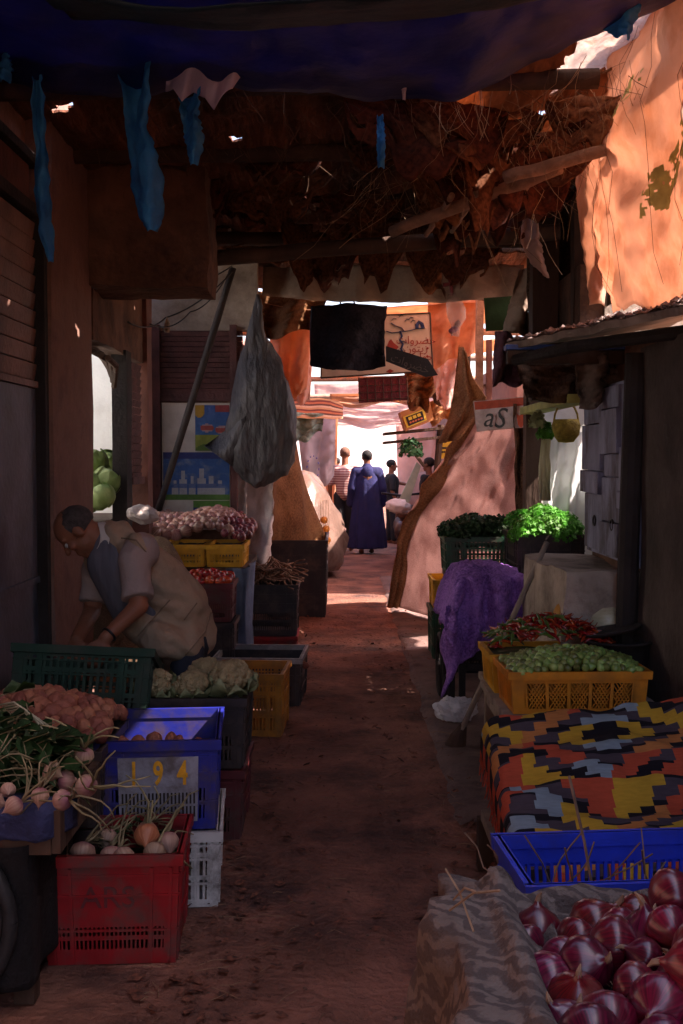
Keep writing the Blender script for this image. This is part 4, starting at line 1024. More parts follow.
# -- things hanging in the lit greens shop
m_sheet = film('milky_sheet', (.72, .76, .78), .35, .15, .3)
def msh(u, v):
    p = P(543 + 42 * u, 432 + 92 * v, 7.9); p.y += .05 * math.sin(u * 13 + v * 4) + .04 * fb(u * 4, v * 4); return p
MB().surf(msh, 24, 24).build('plastic_sheet', m_sheet, smooth=True, label='milky plastic sheet hanging inside the lit greens shop', cat='sheet')
m_basket = mat('yellow_basket', (.48, .36, .06), .7, .4, 40, .8, 120, (.15, .10, .03), .6)
bk = thing('hanging_basket', 'yellow woven basket hanging at the top of the greens shop', 'basket', P(566, 430, 7.3))
b = MB(); b.lathe([(0, -.085), (.05, -.08), (.088, -.03), (.095, .03), (.082, .07), (.076, .07), (.088, .03), (.08, -.03), (0, -.07)], 20); b.build('bowl', m_basket, bk, smooth=True, world=False)
b = MB(); b.tube([Vector((.08 * math.cos(k * math.pi / 8), 0, .06 + .12 * math.sin(k * math.pi / 8))) for k in range(9)], .007, 6); b.build('handle', m_basket, bk, world=False)
lk = MB()
for k in range(6): lk.tube([Vector((jit(.02), jit(.02), 0)), Vector((jit(.03), jit(.03), -.2)), Vector((jit(.04), jit(.04), -.42))], [.016, .013, .012], 7)
lo2 = lk.build('leek_bunch', mat('leek', (.36, .40, .12), .5, .4, 6, .2, hue_to=(.62, .60, .38), stretch=(1, 1, .3)), smooth=True, world=False, label='long pale leeks hanging in a bunch in the greens shop', cat='leeks'); lo2.location = P(546, 436, 7.15)
for i, (x, y, s) in enumerate(((537, 425, 1.0), (545, 436, .9))):
    o = bunch(160, .05, .05, .09, .02, True, 20 + i).build('hanging_greens', m_leaf_b if i else mat('pale_greens', (.35, .42, .22), .6, .4, 10, .2, transl=.3), world=False, label=('pale stringy greens tied at the post of the greens shop', 'small leafy green bunch below the pale stringy greens')[i], cat='herbs'); o.location = P(x, y, 7.0)

# -- the big sacking drape closing the next stall on the right
m_sack = weave('pink_sacking', (.34, .22, .205), (.60, .45, .42), 140, .95, .5, .8)
Lf = [(482, 402), (466, 434), (447, 462), (429, 490), (413, 518), (401, 552), (394, 606)]
Rt = [(528, 402), (531, 440), (528, 478), (522, 520), (520, 570), (520, 640)]
def lerp_list(L, t):
    f = t * (len(L) - 1); i = min(int(f), len(L) - 2); k = f - i
    return L[i][0] + (L[i + 1][0] - L[i][0]) * k, L[i][1] + (L[i + 1][1] - L[i][1]) * k
def tent(u, v):
    lx, ly = lerp_list(Lf, v); rx, ry = lerp_list(Rt, v)
    YL = 10.4 + 1.0 * v; YR = 9.4 + .3 * v
    a, c = P(lx, ly, YL), P(rx, ry, YR)
    uu = max(0, (u - .16) / .84)
    p = a.lerp(c, uu)
    f = math.exp(-((v - .25 - .25 * uu) / .1) ** 2) * .06 - math.exp(-((v - .42 - .3 * uu) / .07) ** 2) * .04
    p.y -= f + .10 * math.sin(uu * 3.1) * v; p.z += .02 * fb(uu * 4, v * 4, 2)
    p.y += .09 * fb(uu * 3, v * 3, 5) + .035 * fb(uu * 9, v * 9, 7) + .09 * math.sin((uu * 1.2 + v) * 11 + 3 * fb(uu * 2, v * 2)) * math.exp(-((v - .35) / .3) ** 2)
    if u < .16:
        k = (.16 - u) / .16; p += Vector((.10 * math.sin(k * 2.2) * -.4 + .05 * k, .75 * k, 0))
    p.z = max(p.z, .01)
    return p
tn = MB().surf(tent, 70, 80, .006).build('sacking_drape', m_sack, smooth=True, label='large pinkish sacking sheet sloping to the ground over the stall at the right', cat='drape')
m_burlap = weave('brown_burlap', (.28, .15, .075), (.58, .36, .20), 60, .95, .35, 1.0)
def roll(px_off, r0):
    pts = []; rs = []
    for k in range(24):
        v = k / 23; lx, ly = lerp_list(Lf, v); p = P(lx + px_off, ly, 10.35 + 1.0 * v); p.z = max(p.z, .05); pts.append(p + Vector((.02 * math.sin(k), -.02, 0))); rs.append(r0 * (1 + .25 * math.sin(k * 1.3)))
    return pts, rs
b = MB()
for off, r0 in ((2, .05), (-3, .04), (8, .04)):
    p, r = roll(off, r0); b.tube(p, r, 10)
for v in b.bm.verts: v.co += noise.noise_vector(v.co * 9) * .02
b.build('rolled_hem', m_burlap, tn, smooth=True)
def burl(u, v):
    Lx = [(459, 345), (456, 375), (453, 400), (449, 420), (438, 444)]; Rx = [(466, 350), (473, 378), (486, 398), (479, 412), (458, 440)]
    lx, ly = lerp_list(Lx, v); rx, ry = lerp_list(Rx, v); p = P(lx, ly, 10.2).lerp(P(rx, ry, 10.0), u); p.y += .06 * math.sin(u * 9 + v * 3) + .04 * fb(u * 4, v * 7); return p
MB().surf(burl, 26, 44, .006).build('burlap_cloth', m_burlap, smooth=True, label='brown burlap cloth hitched up in a point above the sacking drape', cat='cloth')
m_banner = mat('banner_cloth', (.72, .62, .60), .9, .2, 6, .4, 40, (.25, .15, .12), .5, transl=.2, dscale=8)
def ban(u, v):
    p = P(472 + 55 * u + 4 * v, 402 - 5 * u + 30 * v, 9.3 - .4 * u); p.y += .03 * math.sin(u * 4 + v * 2) - .1; return p
bo = MB().surf(ban, 24, 14, .004).build('banner', m_banner, smooth=True, label='grimy white banner with a red stripe tied along the top of the sacking', cat='banner')
m_redband = mat('red_band', (.55, .10, .05), .8, .3, 12, .3)
MB().surf(lambda u, v: ban(u * .98 + .01, .02 + .26 * v) + Vector((0, -.008, 0)), 20, 4).build('stripe', m_redband, bo, smooth=True)
MB().surf(lambda u, v: ban(.72 + .2 * u, .5 + .4 * v + .1 * math.sin(u * 6)) + Vector((0, -.008, 0)), 8, 6).build('red_mark', m_redband, bo, smooth=True)
c0 = ban(.32, .62) + Vector((0, -.05, 0)); ang = math.atan2(-.4, (ban(1, 0) - ban(0, 0)).x)
text_mesh('aS', .24, m_wire, Matrix.Translation(c0) @ Matrix.Rotation(ang * .9, 4, 'Z') @ FACE_CAM @ Matrix.Rotation(R(-6), 4, 'Z'), bo, shear=.2, depth=.001)
# ================================================================= LEFT SIDE
# -- turnip cart, bottom left
vc = thing('vegetable_cart', 'dark wooden hand cart with a spoked wheel carrying bunched turnips', 'cart', (-1.15, 3.35, 0))
b = MB()
for k in range(4): b.box2((-1.62, 3.14 + k * .125, .50), (-.83, 3.255 + k * .125, .525), .003)
b.build('bed', m_darkwood, vc)
b = MB(); b.box2((-.835, 3.12, .46), (-.81, 3.64, .585)); b.box2((-1.62, 3.11, .46), (-.836, 3.138, .585)); b.box2((-1.62, 3.62, .46), (-.836, 3.645, .585)); b.build('side_board', m_darkwood, vc)
for x, y in ((-.93, 3.58), (-1.5, 3.58), (-.93, 3.18)):
    b = MB(); b.box2((x - .03, y - .03, 0), (x + .03, y + .03, .50)); b.build('leg', m_darkwood, vc)
C0 = Vector((-1.20, 3.06, .285)); b = MB()
b.tube([C0 + Vector((.26 * math.cos(k * math.pi / 20), 0, .26 * math.sin(k * math.pi / 20))) for k in range(41)], .022, 8, False); wo = b.build('wheel', mat('black_rubber', (.02, .02, .022), .6, .3, 20, .2), vc, smooth=True)
b = MB(); b.tube([C0 + Vector((.232 * math.cos(k * math.pi / 20), 0, .232 * math.sin(k * math.pi / 20))) for k in range(41)], .011, 8, False); b.ell(C0, .03); b.build('rim', mat('steel', (.12, .12, .13), .35, .2, 8, 0, metal=1), wo, smooth=True)
b = MB()
for k in range(18):
    a = k * math.pi / 9; b.tube([C0, C0 + Vector((.23 * math.cos(a), 0, .23 * math.sin(a)))], .0022, 4)
b.build('spoke', m_iron, wo)
def edge_cloth(u, v):
    x = -1.62 + .83 * u; p = Vector((x, 3.10 - .01 * math.sin(u * 30), .615 - .11 * v + .014 * fb(u * 9, v * 3)))
    if v < .3: p.y += (.3 - v) * .4; p.z = .60 + .01 * fb(u * 9, 2)
    if u > .94: p.y += (u - .94) * 2
    return p
MB().surf(edge_cloth, 60, 10, .004).build('edge_cloth', mat('dark_blue_cloth', (.03, .035, .10), .9, .4, 14, .5), smooth=True, label='dark blue cloth edging the turnip cart', cat='cloth')
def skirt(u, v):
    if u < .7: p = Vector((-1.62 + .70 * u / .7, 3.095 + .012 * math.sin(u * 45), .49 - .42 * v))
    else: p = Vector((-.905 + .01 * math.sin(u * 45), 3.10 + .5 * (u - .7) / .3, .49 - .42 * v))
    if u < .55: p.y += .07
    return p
MB().surf(skirt, 60, 20, .004).build('cart_shade_sheet', mat('black_sacking', (.009, .007, .008), .95, .4, 14, .5), smooth=True, label='black sheet standing for the shade under the turnip cart', cat='cloth')  # added black sheet where there is only shade under the cart
# bunched turnips with tops
def turnip(m, r, seed):
    rn = random.Random(seed)
    t = MB().lathe([(0, -r * 1.5), (r * .06, -r * 1.2), (r * .3, -r * .85), (r * .75, -r * .55), (r, 0), (r * .85, r * .5), (r * .45, r * .78), (r * .2, r * .86), (0, r * .88)], 18).build('turnip', m, smooth=True, world=False)
    tag(t, None, 'turnip'); b = MB()
    for k in range(5):
        d = Vector((rn.gauss(0, .45), rn.gauss(0, .45), 1)); pts = [Vector((0, 0, r * .75))]
        for s in range(5): d += Vector((rn.gauss(0, .22), rn.gauss(0, .22), -.16)); pts.append(pts[-1] + d.normalized() * .035)
        b.tube(pts, [.0042, .004, .0034, .003, .0025, .002], 5)
    b.build('stalk', m_stalk, t, smooth=True, world=False)
    return t
def leafspray(n, l, w, m, name, seed, label, cat='greens', stiff=.3):
    """stalks with long ragged leaves fanning along +X"""
    rn = random.Random(seed); root = thing(name, label, cat)
    sb, lb = MB(), MB()
    for k in range(n):
        d = Vector((1, rn.gauss(0, .35), rn.gauss(.25, .25))); p = Vector((rn.gauss(0, .02), rn.gauss(0, .035), rn.gauss(0, .02))); pts = [p]
        L_ = l * rn.uniform(.6, 1.15)
        for s in range(6): d += Vector((rn.gauss(0, .1), rn.gauss(0, .13), rn.gauss(-.10, .08))); pts.append(pts[-1] + d.normalized() * L_ / 6)
        sb.tube(pts, [.004, .0038, .0034, .003, .0025, .002, .0015], 5)
        prev = None
        for s in range(3, 7):
            t_ = (pts[s] - pts[s - 1]).normalized(); sd = t_.cross(Vector((0, 0, 1))).normalized(); ww = w * (0.5, 1, .8, .12)[s - 3] * rn.uniform(.8, 1.2)
            c = [lb.bm.verts.new(pts[s] + sd * ww + Vector((0, 0, .010 + rn.gauss(0, .012)))), lb.bm.verts.new(pts[s]), lb.bm.verts.new(pts[s] - sd * ww + Vector((0, 0, .010 + rn.gauss(0, .012))))]
            if prev:
                lb.bm.faces.new((prev[0], prev[1], c[1], c[0])); lb.bm.faces.new((prev[1], prev[2], c[2], c[1]))
            prev = c
    sb.build('stalks', m_stalk, root, smooth=True, world=False); lb.build('leaves', m, root, smooth=True, world=False)
    return root
tp = turnip(m_turnip, .033, 1)
pts = [P(x, y, Y + .3) for x, y, Y in ((8, 790, 2.85), (30, 770, 2.98), (52, 772, 2.9), (66, 780, 2.92), (20, 752, 3.1), (84, 756, 3.02), (40, 796, 2.76), (62, 800, 2.74), (14, 806, 2.72), (72, 796, 2.95), (-14, 780, 2.85), (48, 752, 3.12), (-6, 802, 2.75), (86, 786, 2.9), (34, 742, 3.2))]
scatter(tp, pts, .7, 1.1, 'pale turnip with a purple shoulder heaped on the left cart', 'turnips on the cart', 1.5)
b = MB(); b.surf(lambda u, v: Vector((-1.62 + .78 * u, 3.15 + .46 * v, .54 + .16 * math.sin(.2 + v * 2.4) * (1 - u * u * .75) + .02 * fb(u * 6, v * 6))), 24, 24); b.build('stalk_bed', m_leaf_d, vc, smooth=True)
greens = [(P(2, 742, 3.42), 2.6, 0), (P(-22, 738, 3.45), -.35, 0), (P(4, 752, 3.36), .0, 0), (P(-30, 752, 3.35), -.1, 0), (P(8, 756, 3.34), -.5, 0), (P(-14, 742, 3.45), -.7, 0), (P(-30, 755, 3.3), -.2, 1), (P(-34, 722, 3.5), -.35, 1), (P(14, 762, 3.3), -.2, 0)]
labs = ['turnip greens spread over the back of the left cart', 'turnip greens with pale stalks trailing toward the alley']
g0 = [leafspray(16, .24, .026, m_leaf_d, 'turnip_greens', 3, labs[0]), leafspray(12, .20, .016, m_leaf, 'turnip_greens', 4, labs[1])]
used_ = set()
for p, a, k in greens:
    o = g0[k] if k not in used_ else copy_tree(g0[k]); used_.add(k)
    o.location = p; o.rotation_euler = (0, jit(.15), a); o['group'] = ('spread turnip greens', 'trailing turnip greens')[k]
b = MB()
for k in range(9):
    a = P(0 + k * 3, 705 + k * 2, 3.45); b.tube([a, a + Vector((.06, -.05, .02)), a + Vector((.13 + jit(.02), -.09 + jit(.02), -.01 - k * .006))], .0032, 6)
b.build('spring_onions', mat('spring_onion_white', (.42, .38, .26), .5, .2, 20, .1), smooth=True, label='small sheaf of white spring onion stems at the back of the left cart', cat='spring onions')

# -- potatoes behind
crate('potato_box', 'dark open box heaped with reddish potatoes beside the held green crate', .62, .46, .27, m_p_dark, SLOT, (-1.14, 3.94, .33), 0, fill=(.24, m_potato))
crate('stall_crate', 'dark crate on the floor under the box of reddish potatoes', .6, .44, .325, m_p_dark, SLOT, (-1.14, 3.94, 0))
b = MB(); b.ell((0, 0, 0), (.034, .027, .024), None, 14, 10, .16, 1.3); pt = b.build('potato', m_potato, smooth=True, world=False); tag(pt, None, 'potato')
zf = lambda a, c: .62 + .12 * (1 - .7 * a * a) * (1 - .55 * c * c)
scatter(pt, hexpts(.58, .42, .05, zf, -1.13, 3.94, 0, .2), .9, 1.25, 'reddish potato heaped in the dark box beside the held green crate', 'reddish potatoes on the left', 2)

# -- red crate of roots
crate('root_crate', 'red plastic crate of turnips standing lowest in the left foreground', .43, .38, .355, m_p_red, ((0, .14, 'solid'), (.14, .22, 'bars', 24), (.22, .26, 'solid'), (.26, .34, 'bars', 24), (.34, 1, 'solid')), (-.735, 3.585, 0), R(3), fill=(.25, m_leaf_d), taper=.93)
rc = bpy.data.objects['root_crate']
text_mesh('ARS', .10, m_p_maroon, Matrix.Translation((-.01, -.1862, .215)) @ Matrix.Rotation(R(2.1), 4, 'X') @ FACE_CAM, rc, world=False, depth=.001)
tp2 = turnip(m_turnip, .036, 8); o2 = turnip(m_turnip2, .036, 9)
scatter(tp2, [Vector((-.83, 3.47, .335)), Vector((-.74, 3.47, .325)), Vector((-.60, 3.47, .335)), Vector((-.78, 3.62, .33)), Vector((-.70, 3.46, .32)), Vector((-.66, 3.68, .34)), Vector((-.57, 3.55, .34))], .85, 1.2, 'pale turnip lying in the red crate', 'turnips in the red crate', 1.6)
for o in [q for q in bpy.data.objects if q.get('group') == 'turnips in the red crate']: o.rotation_euler = (R(random.uniform(-75, -35)), jit(.5), jit(.5))
scatter(o2, [Vector((-.635, 3.53, .37))], 1.15, 1.2, 'orange tinged turnip lying topmost in the red crate', None, .0)
o2.rotation_euler = (-1.0, .3, .3)
o2['group'] = 'turnips in the red crate'
for i, (x, y, a) in enumerate(((-.84, 3.60, .4), (-.78, 3.66, 1.2), (-.66, 3.64, .3), (-.80, 3.68, -.1), (-.70, 3.7, 1.9))):
    o = copy_tree(g0[i % 2]); o.location = (x, y, .33); o.rotation_euler = (0, .12, a); o.scale = (.36, .36, .36); o['label'] = 'short leafy stalks sticking out of the red crate'; o['group'] = 'stalks in the red crate'

# -- blue crate on a white crate
crate('base_crate', 'scuffed white plastic crate under the blue crate marked 194', .42, .5, .275, m_p_white, OPENS, (-.665, 4.08, 0), R(5), taper=.97)
bc = crate('numbered_crate', 'blue plastic crate with a grey panel marked 194 holding a few potatoes', .42, .5, .325, m_p_blue, SLOT, (-.67, 4.09, .278), R(5), panel=(.10, .82, m_greypanel), taper=.95, fill=(.20, m_dark))
m_yp = mat('yellow_paint', (.80, .36, .02), .7, .3, 30, .1)
b = MB()
for k in range(20):
    for z0, z1 in ((.05, .088), (.098, .138)):
        b.box((-.125 + k * .0132, -.2495 + (z0 + z1) * -.02, (z0 + z1) / 2), (.0062, .003, z1 - z0))
b.build('slot_shade', m_dark, bc, world=False)  # dark bars laid on the panel; the slots' shade is in their colour
for i, ch in enumerate('194'):
    text_mesh(ch, .12, m_yp, Matrix.Translation((-.085 + i * .085, -.2562, .205)) @ Matrix.Rotation(R(2.2), 4, 'X') @ FACE_CAM @ Matrix.Scale(.62, 4, Vector((1, 0, 0))), bc, world=False, depth=.0006, fat=.003)
pt2 = copy_tree(pt); pts = [Vector((-.67 + x, 4.09 + y, .535 + z)) for x, y, z in ((-.13, -.17, .0), (-.08, -.18, .004), (-.03, -.17, .012), (.03, -.18, .006), (.08, -.17, .008), (.12, -.16, 0), (.0, -.10, .01), (.07, -.09, .006), (-.08, -.08, .008), (.14, -.08, 0), (-.14, -.06, .0), (.03, 0, .0), (-.04, .03, 0))]
scatter(pt2, pts, .95, 1.2, 'reddish potato lying in the blue crate marked 194', 'potatoes in the blue crate', 2)

# -- cauliflowers on two dark crates
crate('stall_crate', 'maroon crate on the floor under the cauliflower crate', .48, .46, .30, m_p_maroon, SLOT, (-.655, 4.76, 0))
crate('cauliflower_crate', 'shallow dark crate carrying the cauliflowers', .50, .46, .30, m_p_dark, SLOT, (-.655, 4.76, .303), fill=(.26, m_leaf_d))
def cauliflower(seed):
    rn = random.Random(seed); b = MB()
    b.ell((0, 0, .05), (.085, .085, .06), None, 16, 10)
    for k in range(90):
        th_, ph = rn.uniform(0, 6.28), math.acos(rn.uniform(.0, 1)); r = .018 * rn.uniform(.7, 1.3)
        b.ell((.085 * math.sin(ph) * math.cos(th_), .085 * math.sin(ph) * math.sin(th_), .05 + .062 * math.cos(ph)), r, None, 8, 6, .25, 3)
    h = b.build('cauliflower', m_caul, smooth=True, world=False); tag(h, None, 'cauliflower'); b = MB()
    for k in range(9):
        a = k * 6.28 / 9 + rn.uniform(-.2, .2); dirn = Vector((math.cos(a), math.sin(a), 0)); sd = Vector((-dirn.y, dirn.x, 0)); up = rn.uniform(.6, 1.1)
        b.surf(lambda u, v: dirn * (.05 + .07 * math.sin(v * 2.2) + .01 * fb(u * 4, v * 4, k)) + sd * (u - .5) * .10 * math.sin(.5 + v * 2.3) + Vector((0, 0, -.01 + .10 * v * up - .02 * (2 * u - 1) ** 2 + .012 * fb(u * 6, v * 5, k))), 8, 8)
    b.build('leaf', mat('cauliflower_leaf', (.14, .19, .07), .55, .4, 9, .5, 24, hue_to=(.36, .38, .2)) if 'cauliflower_leaf' not in MATS else MATS['cauliflower_leaf'], h, smooth=True, world=False)
    return h
cf = cauliflower(4)
cl = [(Vector((-.80, 4.64, .60)), 'cream cauliflower at the left end of the shallow dark crate'), (Vector((-.63, 4.62, .595)), 'cream cauliflower between two others in the shallow dark crate'), (Vector((-.47, 4.68, .615)), 'greenish cauliflower at the alley end of the shallow dark crate'), (Vector((-.60, 4.86, .60)), 'cauliflower at the back of the shallow dark crate')]
for i, (p, lb) in enumerate(cl):
    o = cf if i == 0 else copy_tree(cf); o.location = p; o.rotation_euler = (jit(.25), jit(.25), jit(3)); s = (.85, .8, .95, .85)[i]; o.scale = (s, s, s); o['label'] = lb; o['group'] = 'cauliflowers'

# -- amber and black crates farther along
crate('mesh_crate', 'empty amber yellow mesh crate standing on the floor at the alley side', .40, .42, .365, m_amber, OPENS, (-.53, 6.46, 0), R(-3), taper=.97)
kc = crate('rimmed_crate', 'wide black crate with a pale worn rim behind the amber crate', .56, .52, .315, m_p_dark, SLOT, (-.53, 7.28, 0), R(-3), fill=(.22, m_dark), taper=.97)
[o for o in kc.children if o.name.startswith('rim')][0].data.materials[0] = mat('worn_grey_rim', (.30, .28, .28), .6, .3, 14, .2, dirt=(.06, .05, .05))
for k in range(5):
    o = copy_tree(pt); o.location = (-.6 + k * .09, 7.2 + jit(.1), .24); o.rotation_euler = (jit(2), jit(2), 0); o['label'] = 'dark root lying in the wide black crate'; o['group'] = 'roots in the wide black crate'
crate('stall_crate', 'low red and white box at the bottom of the dark stack by the white cloth', .44, .46, .15, m_p_red, SOL, (-.59, 9.16 - .05, 0))
crate('stall_crate', 'dark crate of dry roots in the stack by the white cloth', .46, .5, .42, m_p_dark, SLOT, (-.59, 9.12, .153), fill=(.36, m_p_maroon))
b = MB()
for k in range(150):
    p = Vector((-.59 + jit(.2), 9.12 + jit(.22), .60 + random.random() * .10)); d = Vector((jit(1), jit(1), jit(.35))); pts = [p]
    for s in range(3): d += Vector((jit(.4), jit(.4), jit(.3))); pts.append(pts[-1] + d.normalized() * .05)
    b.tube(pts, random.uniform(.004, .010), 5)
b.build('dry_roots', mat('dry_root', (.17, .08, .05), .85, .4, 20, .3, hue_to=(.30, .16, .1)), smooth=True, kind='stuff', label='heap of dry reddish roots on the dark stack')

# -- onion stand before the kiosk
os_ = thing('onion_stand', 'wooden stand in front of the kiosk carrying yellow crates of onions', 'stand', (-1.1, 8.5, 0))
b = MB(); b.box2((-1.55, 7.98, .76), (-.70, 9.1, .80)); b.build('top', m_darkwood, os_)
for x, y in ((-1.5, 8.03), (-.76, 8.03), (-1.5, 9.02), (-.76, 9.02)):
    b = MB(); b.box2((x - .03, y - .03, 0), (x + .03, y + .03, .76)); b.build('leg', m_darkwood, os_)
for k, lb in enumerate(('yellow crate of onions at the alley end of the stand', 'yellow crate of onions, second from the alley end of the stand', 'yellow crate of onions nearest the wall on the stand')):
    crate('onion_crate', lb, .265, .5, .165, m_p_yel, ((0, .2, 'solid'), (.2, .55, 'bars', 9), (.55, 1, 'solid')), (-.855 - k * .282, 8.27, .803), 0, fill=(.14, m_dark), taper=.97)
zf = lambda a, c: .985 + .17 * (1 - .35 * a * a) * (.5 + .5 * min(1, c + 1)) + .03 * math.sin(a * 5)
o3 = MB().lathe(onion_prof(.034), 14).build('stand_onion', m_onion2, smooth=True, world=False); tag(o3, None, 'onion')
o4 = MB().lathe(onion_prof(.034), 14).build('stand_onion', m_onion3, smooth=True, world=False); tag(o4, None, 'onion')
pts = hexpts(.84, .98, .082, zf, -1.11, 8.52, 0, .25); pa = [p for p in pts if p.x < -.86 + jit(.1)]; pb = [p for p in pts if p not in pa]
scatter(o3, pa, 1.0, 1.5, 'light brown onion heaped on the stand before the kiosk', 'brown onions on the stand', 1.6)
scatter(o4, pb, .95, 1.35, 'dull red onion at the alley side of the heap on the stand', 'dull red onions on the stand', 1.6)
def bcl(u, v):
    return Vector((-.69 - .03 * u * v + .02 * math.sin(v * 6 + u * 9), 7.96 + .62 * u, .80 - .78 * v + .0)) if u > .22 else Vector((-.84 + .15 * u / .22, 7.955 + .136 * 0 + .02 * math.sin(u * 20), .80 - .78 * v))
MB().surf(bcl, 30, 24, .005).build('stand_cloth', mat('blue_grey_cloth', (.085, .11, .17), .9, .35, 6, .5, 30, (.04, .045, .06), .6), smooth=True, label='faded blue grey cloth hanging off the alley end of the onion stand', cat='cloth')
crate('tomato_crate', 'maroon crate of shiny red tomatoes in front of the onion stand', .36, .38, .26, m_p_maroon, SLOT, (-.92, 7.52, .50), fill=(.2, m_dark))
crate('stall_crate', 'dark crate holding up the tomato crate', .38, .4, .495, m_p_dark, SLOT, (-.92, 7.52, 0))
b = MB(); b.lathe([(0, -.026), (.016, -.026), (.03, -.012), (.034, .004), (.028, .021), (.012, .027), (.004, .023), (0, .022)], 16); to = b.build('tomato', m_tomato, smooth=True, world=False); tag(to, None, 'tomato')
b = MB()
for k in range(5): b.tube([(0, 0, .022), (.006 * math.cos(k * 1.257), .006 * math.sin(k * 1.257), .027), (.015 * math.cos(k * 1.257), .015 * math.sin(k * 1.257), .026)], [.002, .0016, .0005], 4)
b.build('calyx', m_leaf, to, world=False)
zf = lambda a, c: .745 + .07 * (1 - .6 * a * a) * (1 - .5 * c * c)
scatter(to, hexpts(.32, .32, .066, zf, -.92, 7.52, 0, .15), .95, 1.2, 'shiny red tomato in the maroon crate by the onion stand', 'tomatoes', .8)

# -- sacks behind the bending man
m_jute = weave('jute_sack', (.13, .075, .045), (.26, .17, .105), 120, .95, 0, .8)
def sack(label, c, r, h, lean, seed):
    b = MB(); b.ell((0, 0, 0), (r, r * .85, h / 2), None, 40, 28)
    for v in b.bm.verts:
        z = v.co.z / (h / 2)
        v.co.x *= 1.12 - .22 * max(0, z) ** 2; v.co += noise.noise_vector(v.co * 4 + Vector((seed, 0, 0))) * .06 + noise.noise_vector(v.co * 13 + Vector((0, seed, 0))) * .014
        v.co.x += lean * (z + 1) * .5
        v.co.z = max(v.co.z, -h / 2 * .93)
    bmesh.ops.translate(b.bm, vec=Vector(c), verts=b.bm.verts)
    return b.build('jute_sack', m_jute, smooth=True, label=label, cat='sack')
sack('brown jute sack slumped behind the bending man beside the onion stand', (-1.13, 6.75, .55), .21, 1.12, .04, 3)
sack('taller brown jute sack leaning against the pillar behind the man', (-1.26, 6.42, .62), .24, 1.28, -.06, 8)
b = MB(); b.ell((0, 0, 0), (.10, .08, .06), None, 26, 16)
for v in b.bm.verts: v.co *= 1 + .35 * fb(v.co.x * 12, v.co.y * 12, v.co.z * 12, 3)
bmesh.ops.translate(b.bm, vec=P(143, 514, 6.9), verts=b.bm.verts); b.build('paper_bag', mat('crumpled_paper', (.42, .36, .34), .8, .2, 9, .5), label='small crumpled pale paper bag on the jute sack', cat='bag')

# -- cabbages on the counter of the cabbage shop
def cabbage():
    b = MB(); b.ell((0, 0, 0), (.095, .095, .085), None, 28, 18, .05, 2)
    c = b.build('cabbage', m_cab, smooth=True, world=False); tag(c, None, 'cabbage'); b = MB()
    for k in range(7):
        a = k * .9; d0 = Vector((math.cos(a), math.sin(a), 0)); sd = Vector((-d0.y, d0.x, 0))
        def lf(u, v):
            ph = -1.2 + v * (1.9 + .25 * (k % 3)); w = (u - .5) * 1.6 * math.sin(.35 + v * 2.4); r = .100 + .004 * (k % 3) + .012 * v * abs(2 * u - 1) + .004 * fb(u * 5, v * 5, k)
            dv = (d0 * math.cos(w) + sd * math.sin(w)) * math.cos(ph) + Vector((0, 0, math.sin(ph))); return Vector((dv.x * r, dv.y * r, dv.z * r * .9))
        b.surf(lf, 10, 10)
    b.build('outer_leaf', m_cab, c, smooth=True, world=False)
    return c
cb = cabbage()
cpx = [(92, 462, 7.3, 'round pale cabbage on top of the heap in the white shop'), (89, 483, 7.15, 'cabbage at the pillar side of the heap in the white shop'), (107, 481, 7.22, 'cabbage at the jamb side of the heap in the white shop'), (101, 497, 7.02, 'lowest cabbage at the front of the heap in the white shop'), (84, 470, 7.5, 'half hidden cabbage at the back of the heap behind the pillar'), (108, 462, 7.6, 'small dark cabbage at the back of the heap by the jamb'), (86, 500, 7.0, 'cabbage low beside the pillar in the white shop')]
for i, (x, y, Y, lb) in enumerate(cpx):
    o = cb if i == 0 else copy_tree(cb); o.location = P(x, y, Y); o.rotation_euler = (jit(1), jit(1), jit(3)); s = (1, .9, .95, .9, .9, .8, .9)[i]; o.scale = (s, s, s); o['label'] = lb; o['group'] = 'cabbages in the white shop'

# -- posters on the kiosk front
def poster(name, label, x0, x1, z0, z1, fn, nx=44, nz=40):
    b = MB(); b.surf(lambda u, v: Vector((x0 + (x1 - x0) * u, 9.198 - .004 * fb(u * 3, v * 3, x0) - .004, z0 + (z1 - z0) * v)), nx, nz)
    o = b.build(name, MATS['poster'], label=label, cat='poster', recalc=False); face_colors(o, lambda i: [c * .6 + .02 for c in fn((i % nx + .5) / nx, (i // nx + .5) / nz)]); return o
MATS['poster'] = attr_mat('poster_paper', 'pattern', .5, .1, 40)
def pfun(u, v):
    if v > .55 and u < .28 and (u - .12) ** 2 + (v - .9) ** 2 < .03: return (.75, .42, .03)
    if v < .34: return (.32, .40, .05) if v > .05 + .1 * math.sin(u * 5) else (.12, .25, .03)
    for cx, cz in ((.35, .5), (.78, .46)):
        if ((u - cx) / .2) ** 2 + ((v - cz) / .09) ** 2 < 1: return (.5, .08, .07) if abs(v - cz) < .05 else (.55, .36, .40)
    if v > .86 and u > .6: return (.45, .06, .07)
    return (.03, .12 + .1 * (1 - v), .48)
poster('poster', 'upper blue poster with a yellow flower and two red fruits on the kiosk front', -1.22, -.935, 1.66, 2.04, pfun)
def pf2(u, v):
    if v > .86: return (.02, .05, .28)
    for cx, w, h in ((.30, .06, .62), (.44, .05, .5), (.58, .07, .66), (.72, .08, .5), (.86, .07, .42), (.18, .05, .4)):
        ww = w if v < h * .7 else w * .45
        if abs(u - cx) < ww and .12 < v < h: return (.58, .62, .70) if abs(v - .3) > .05 else (.15, .25, .55)
    if v < .12: return (.10, .28, .04)
    return (.03 + .25 * max(0, fb(u * 7, v * 7, 2)), .16 + .2 * max(0, fb(u * 7, v * 7, 2)), .52)
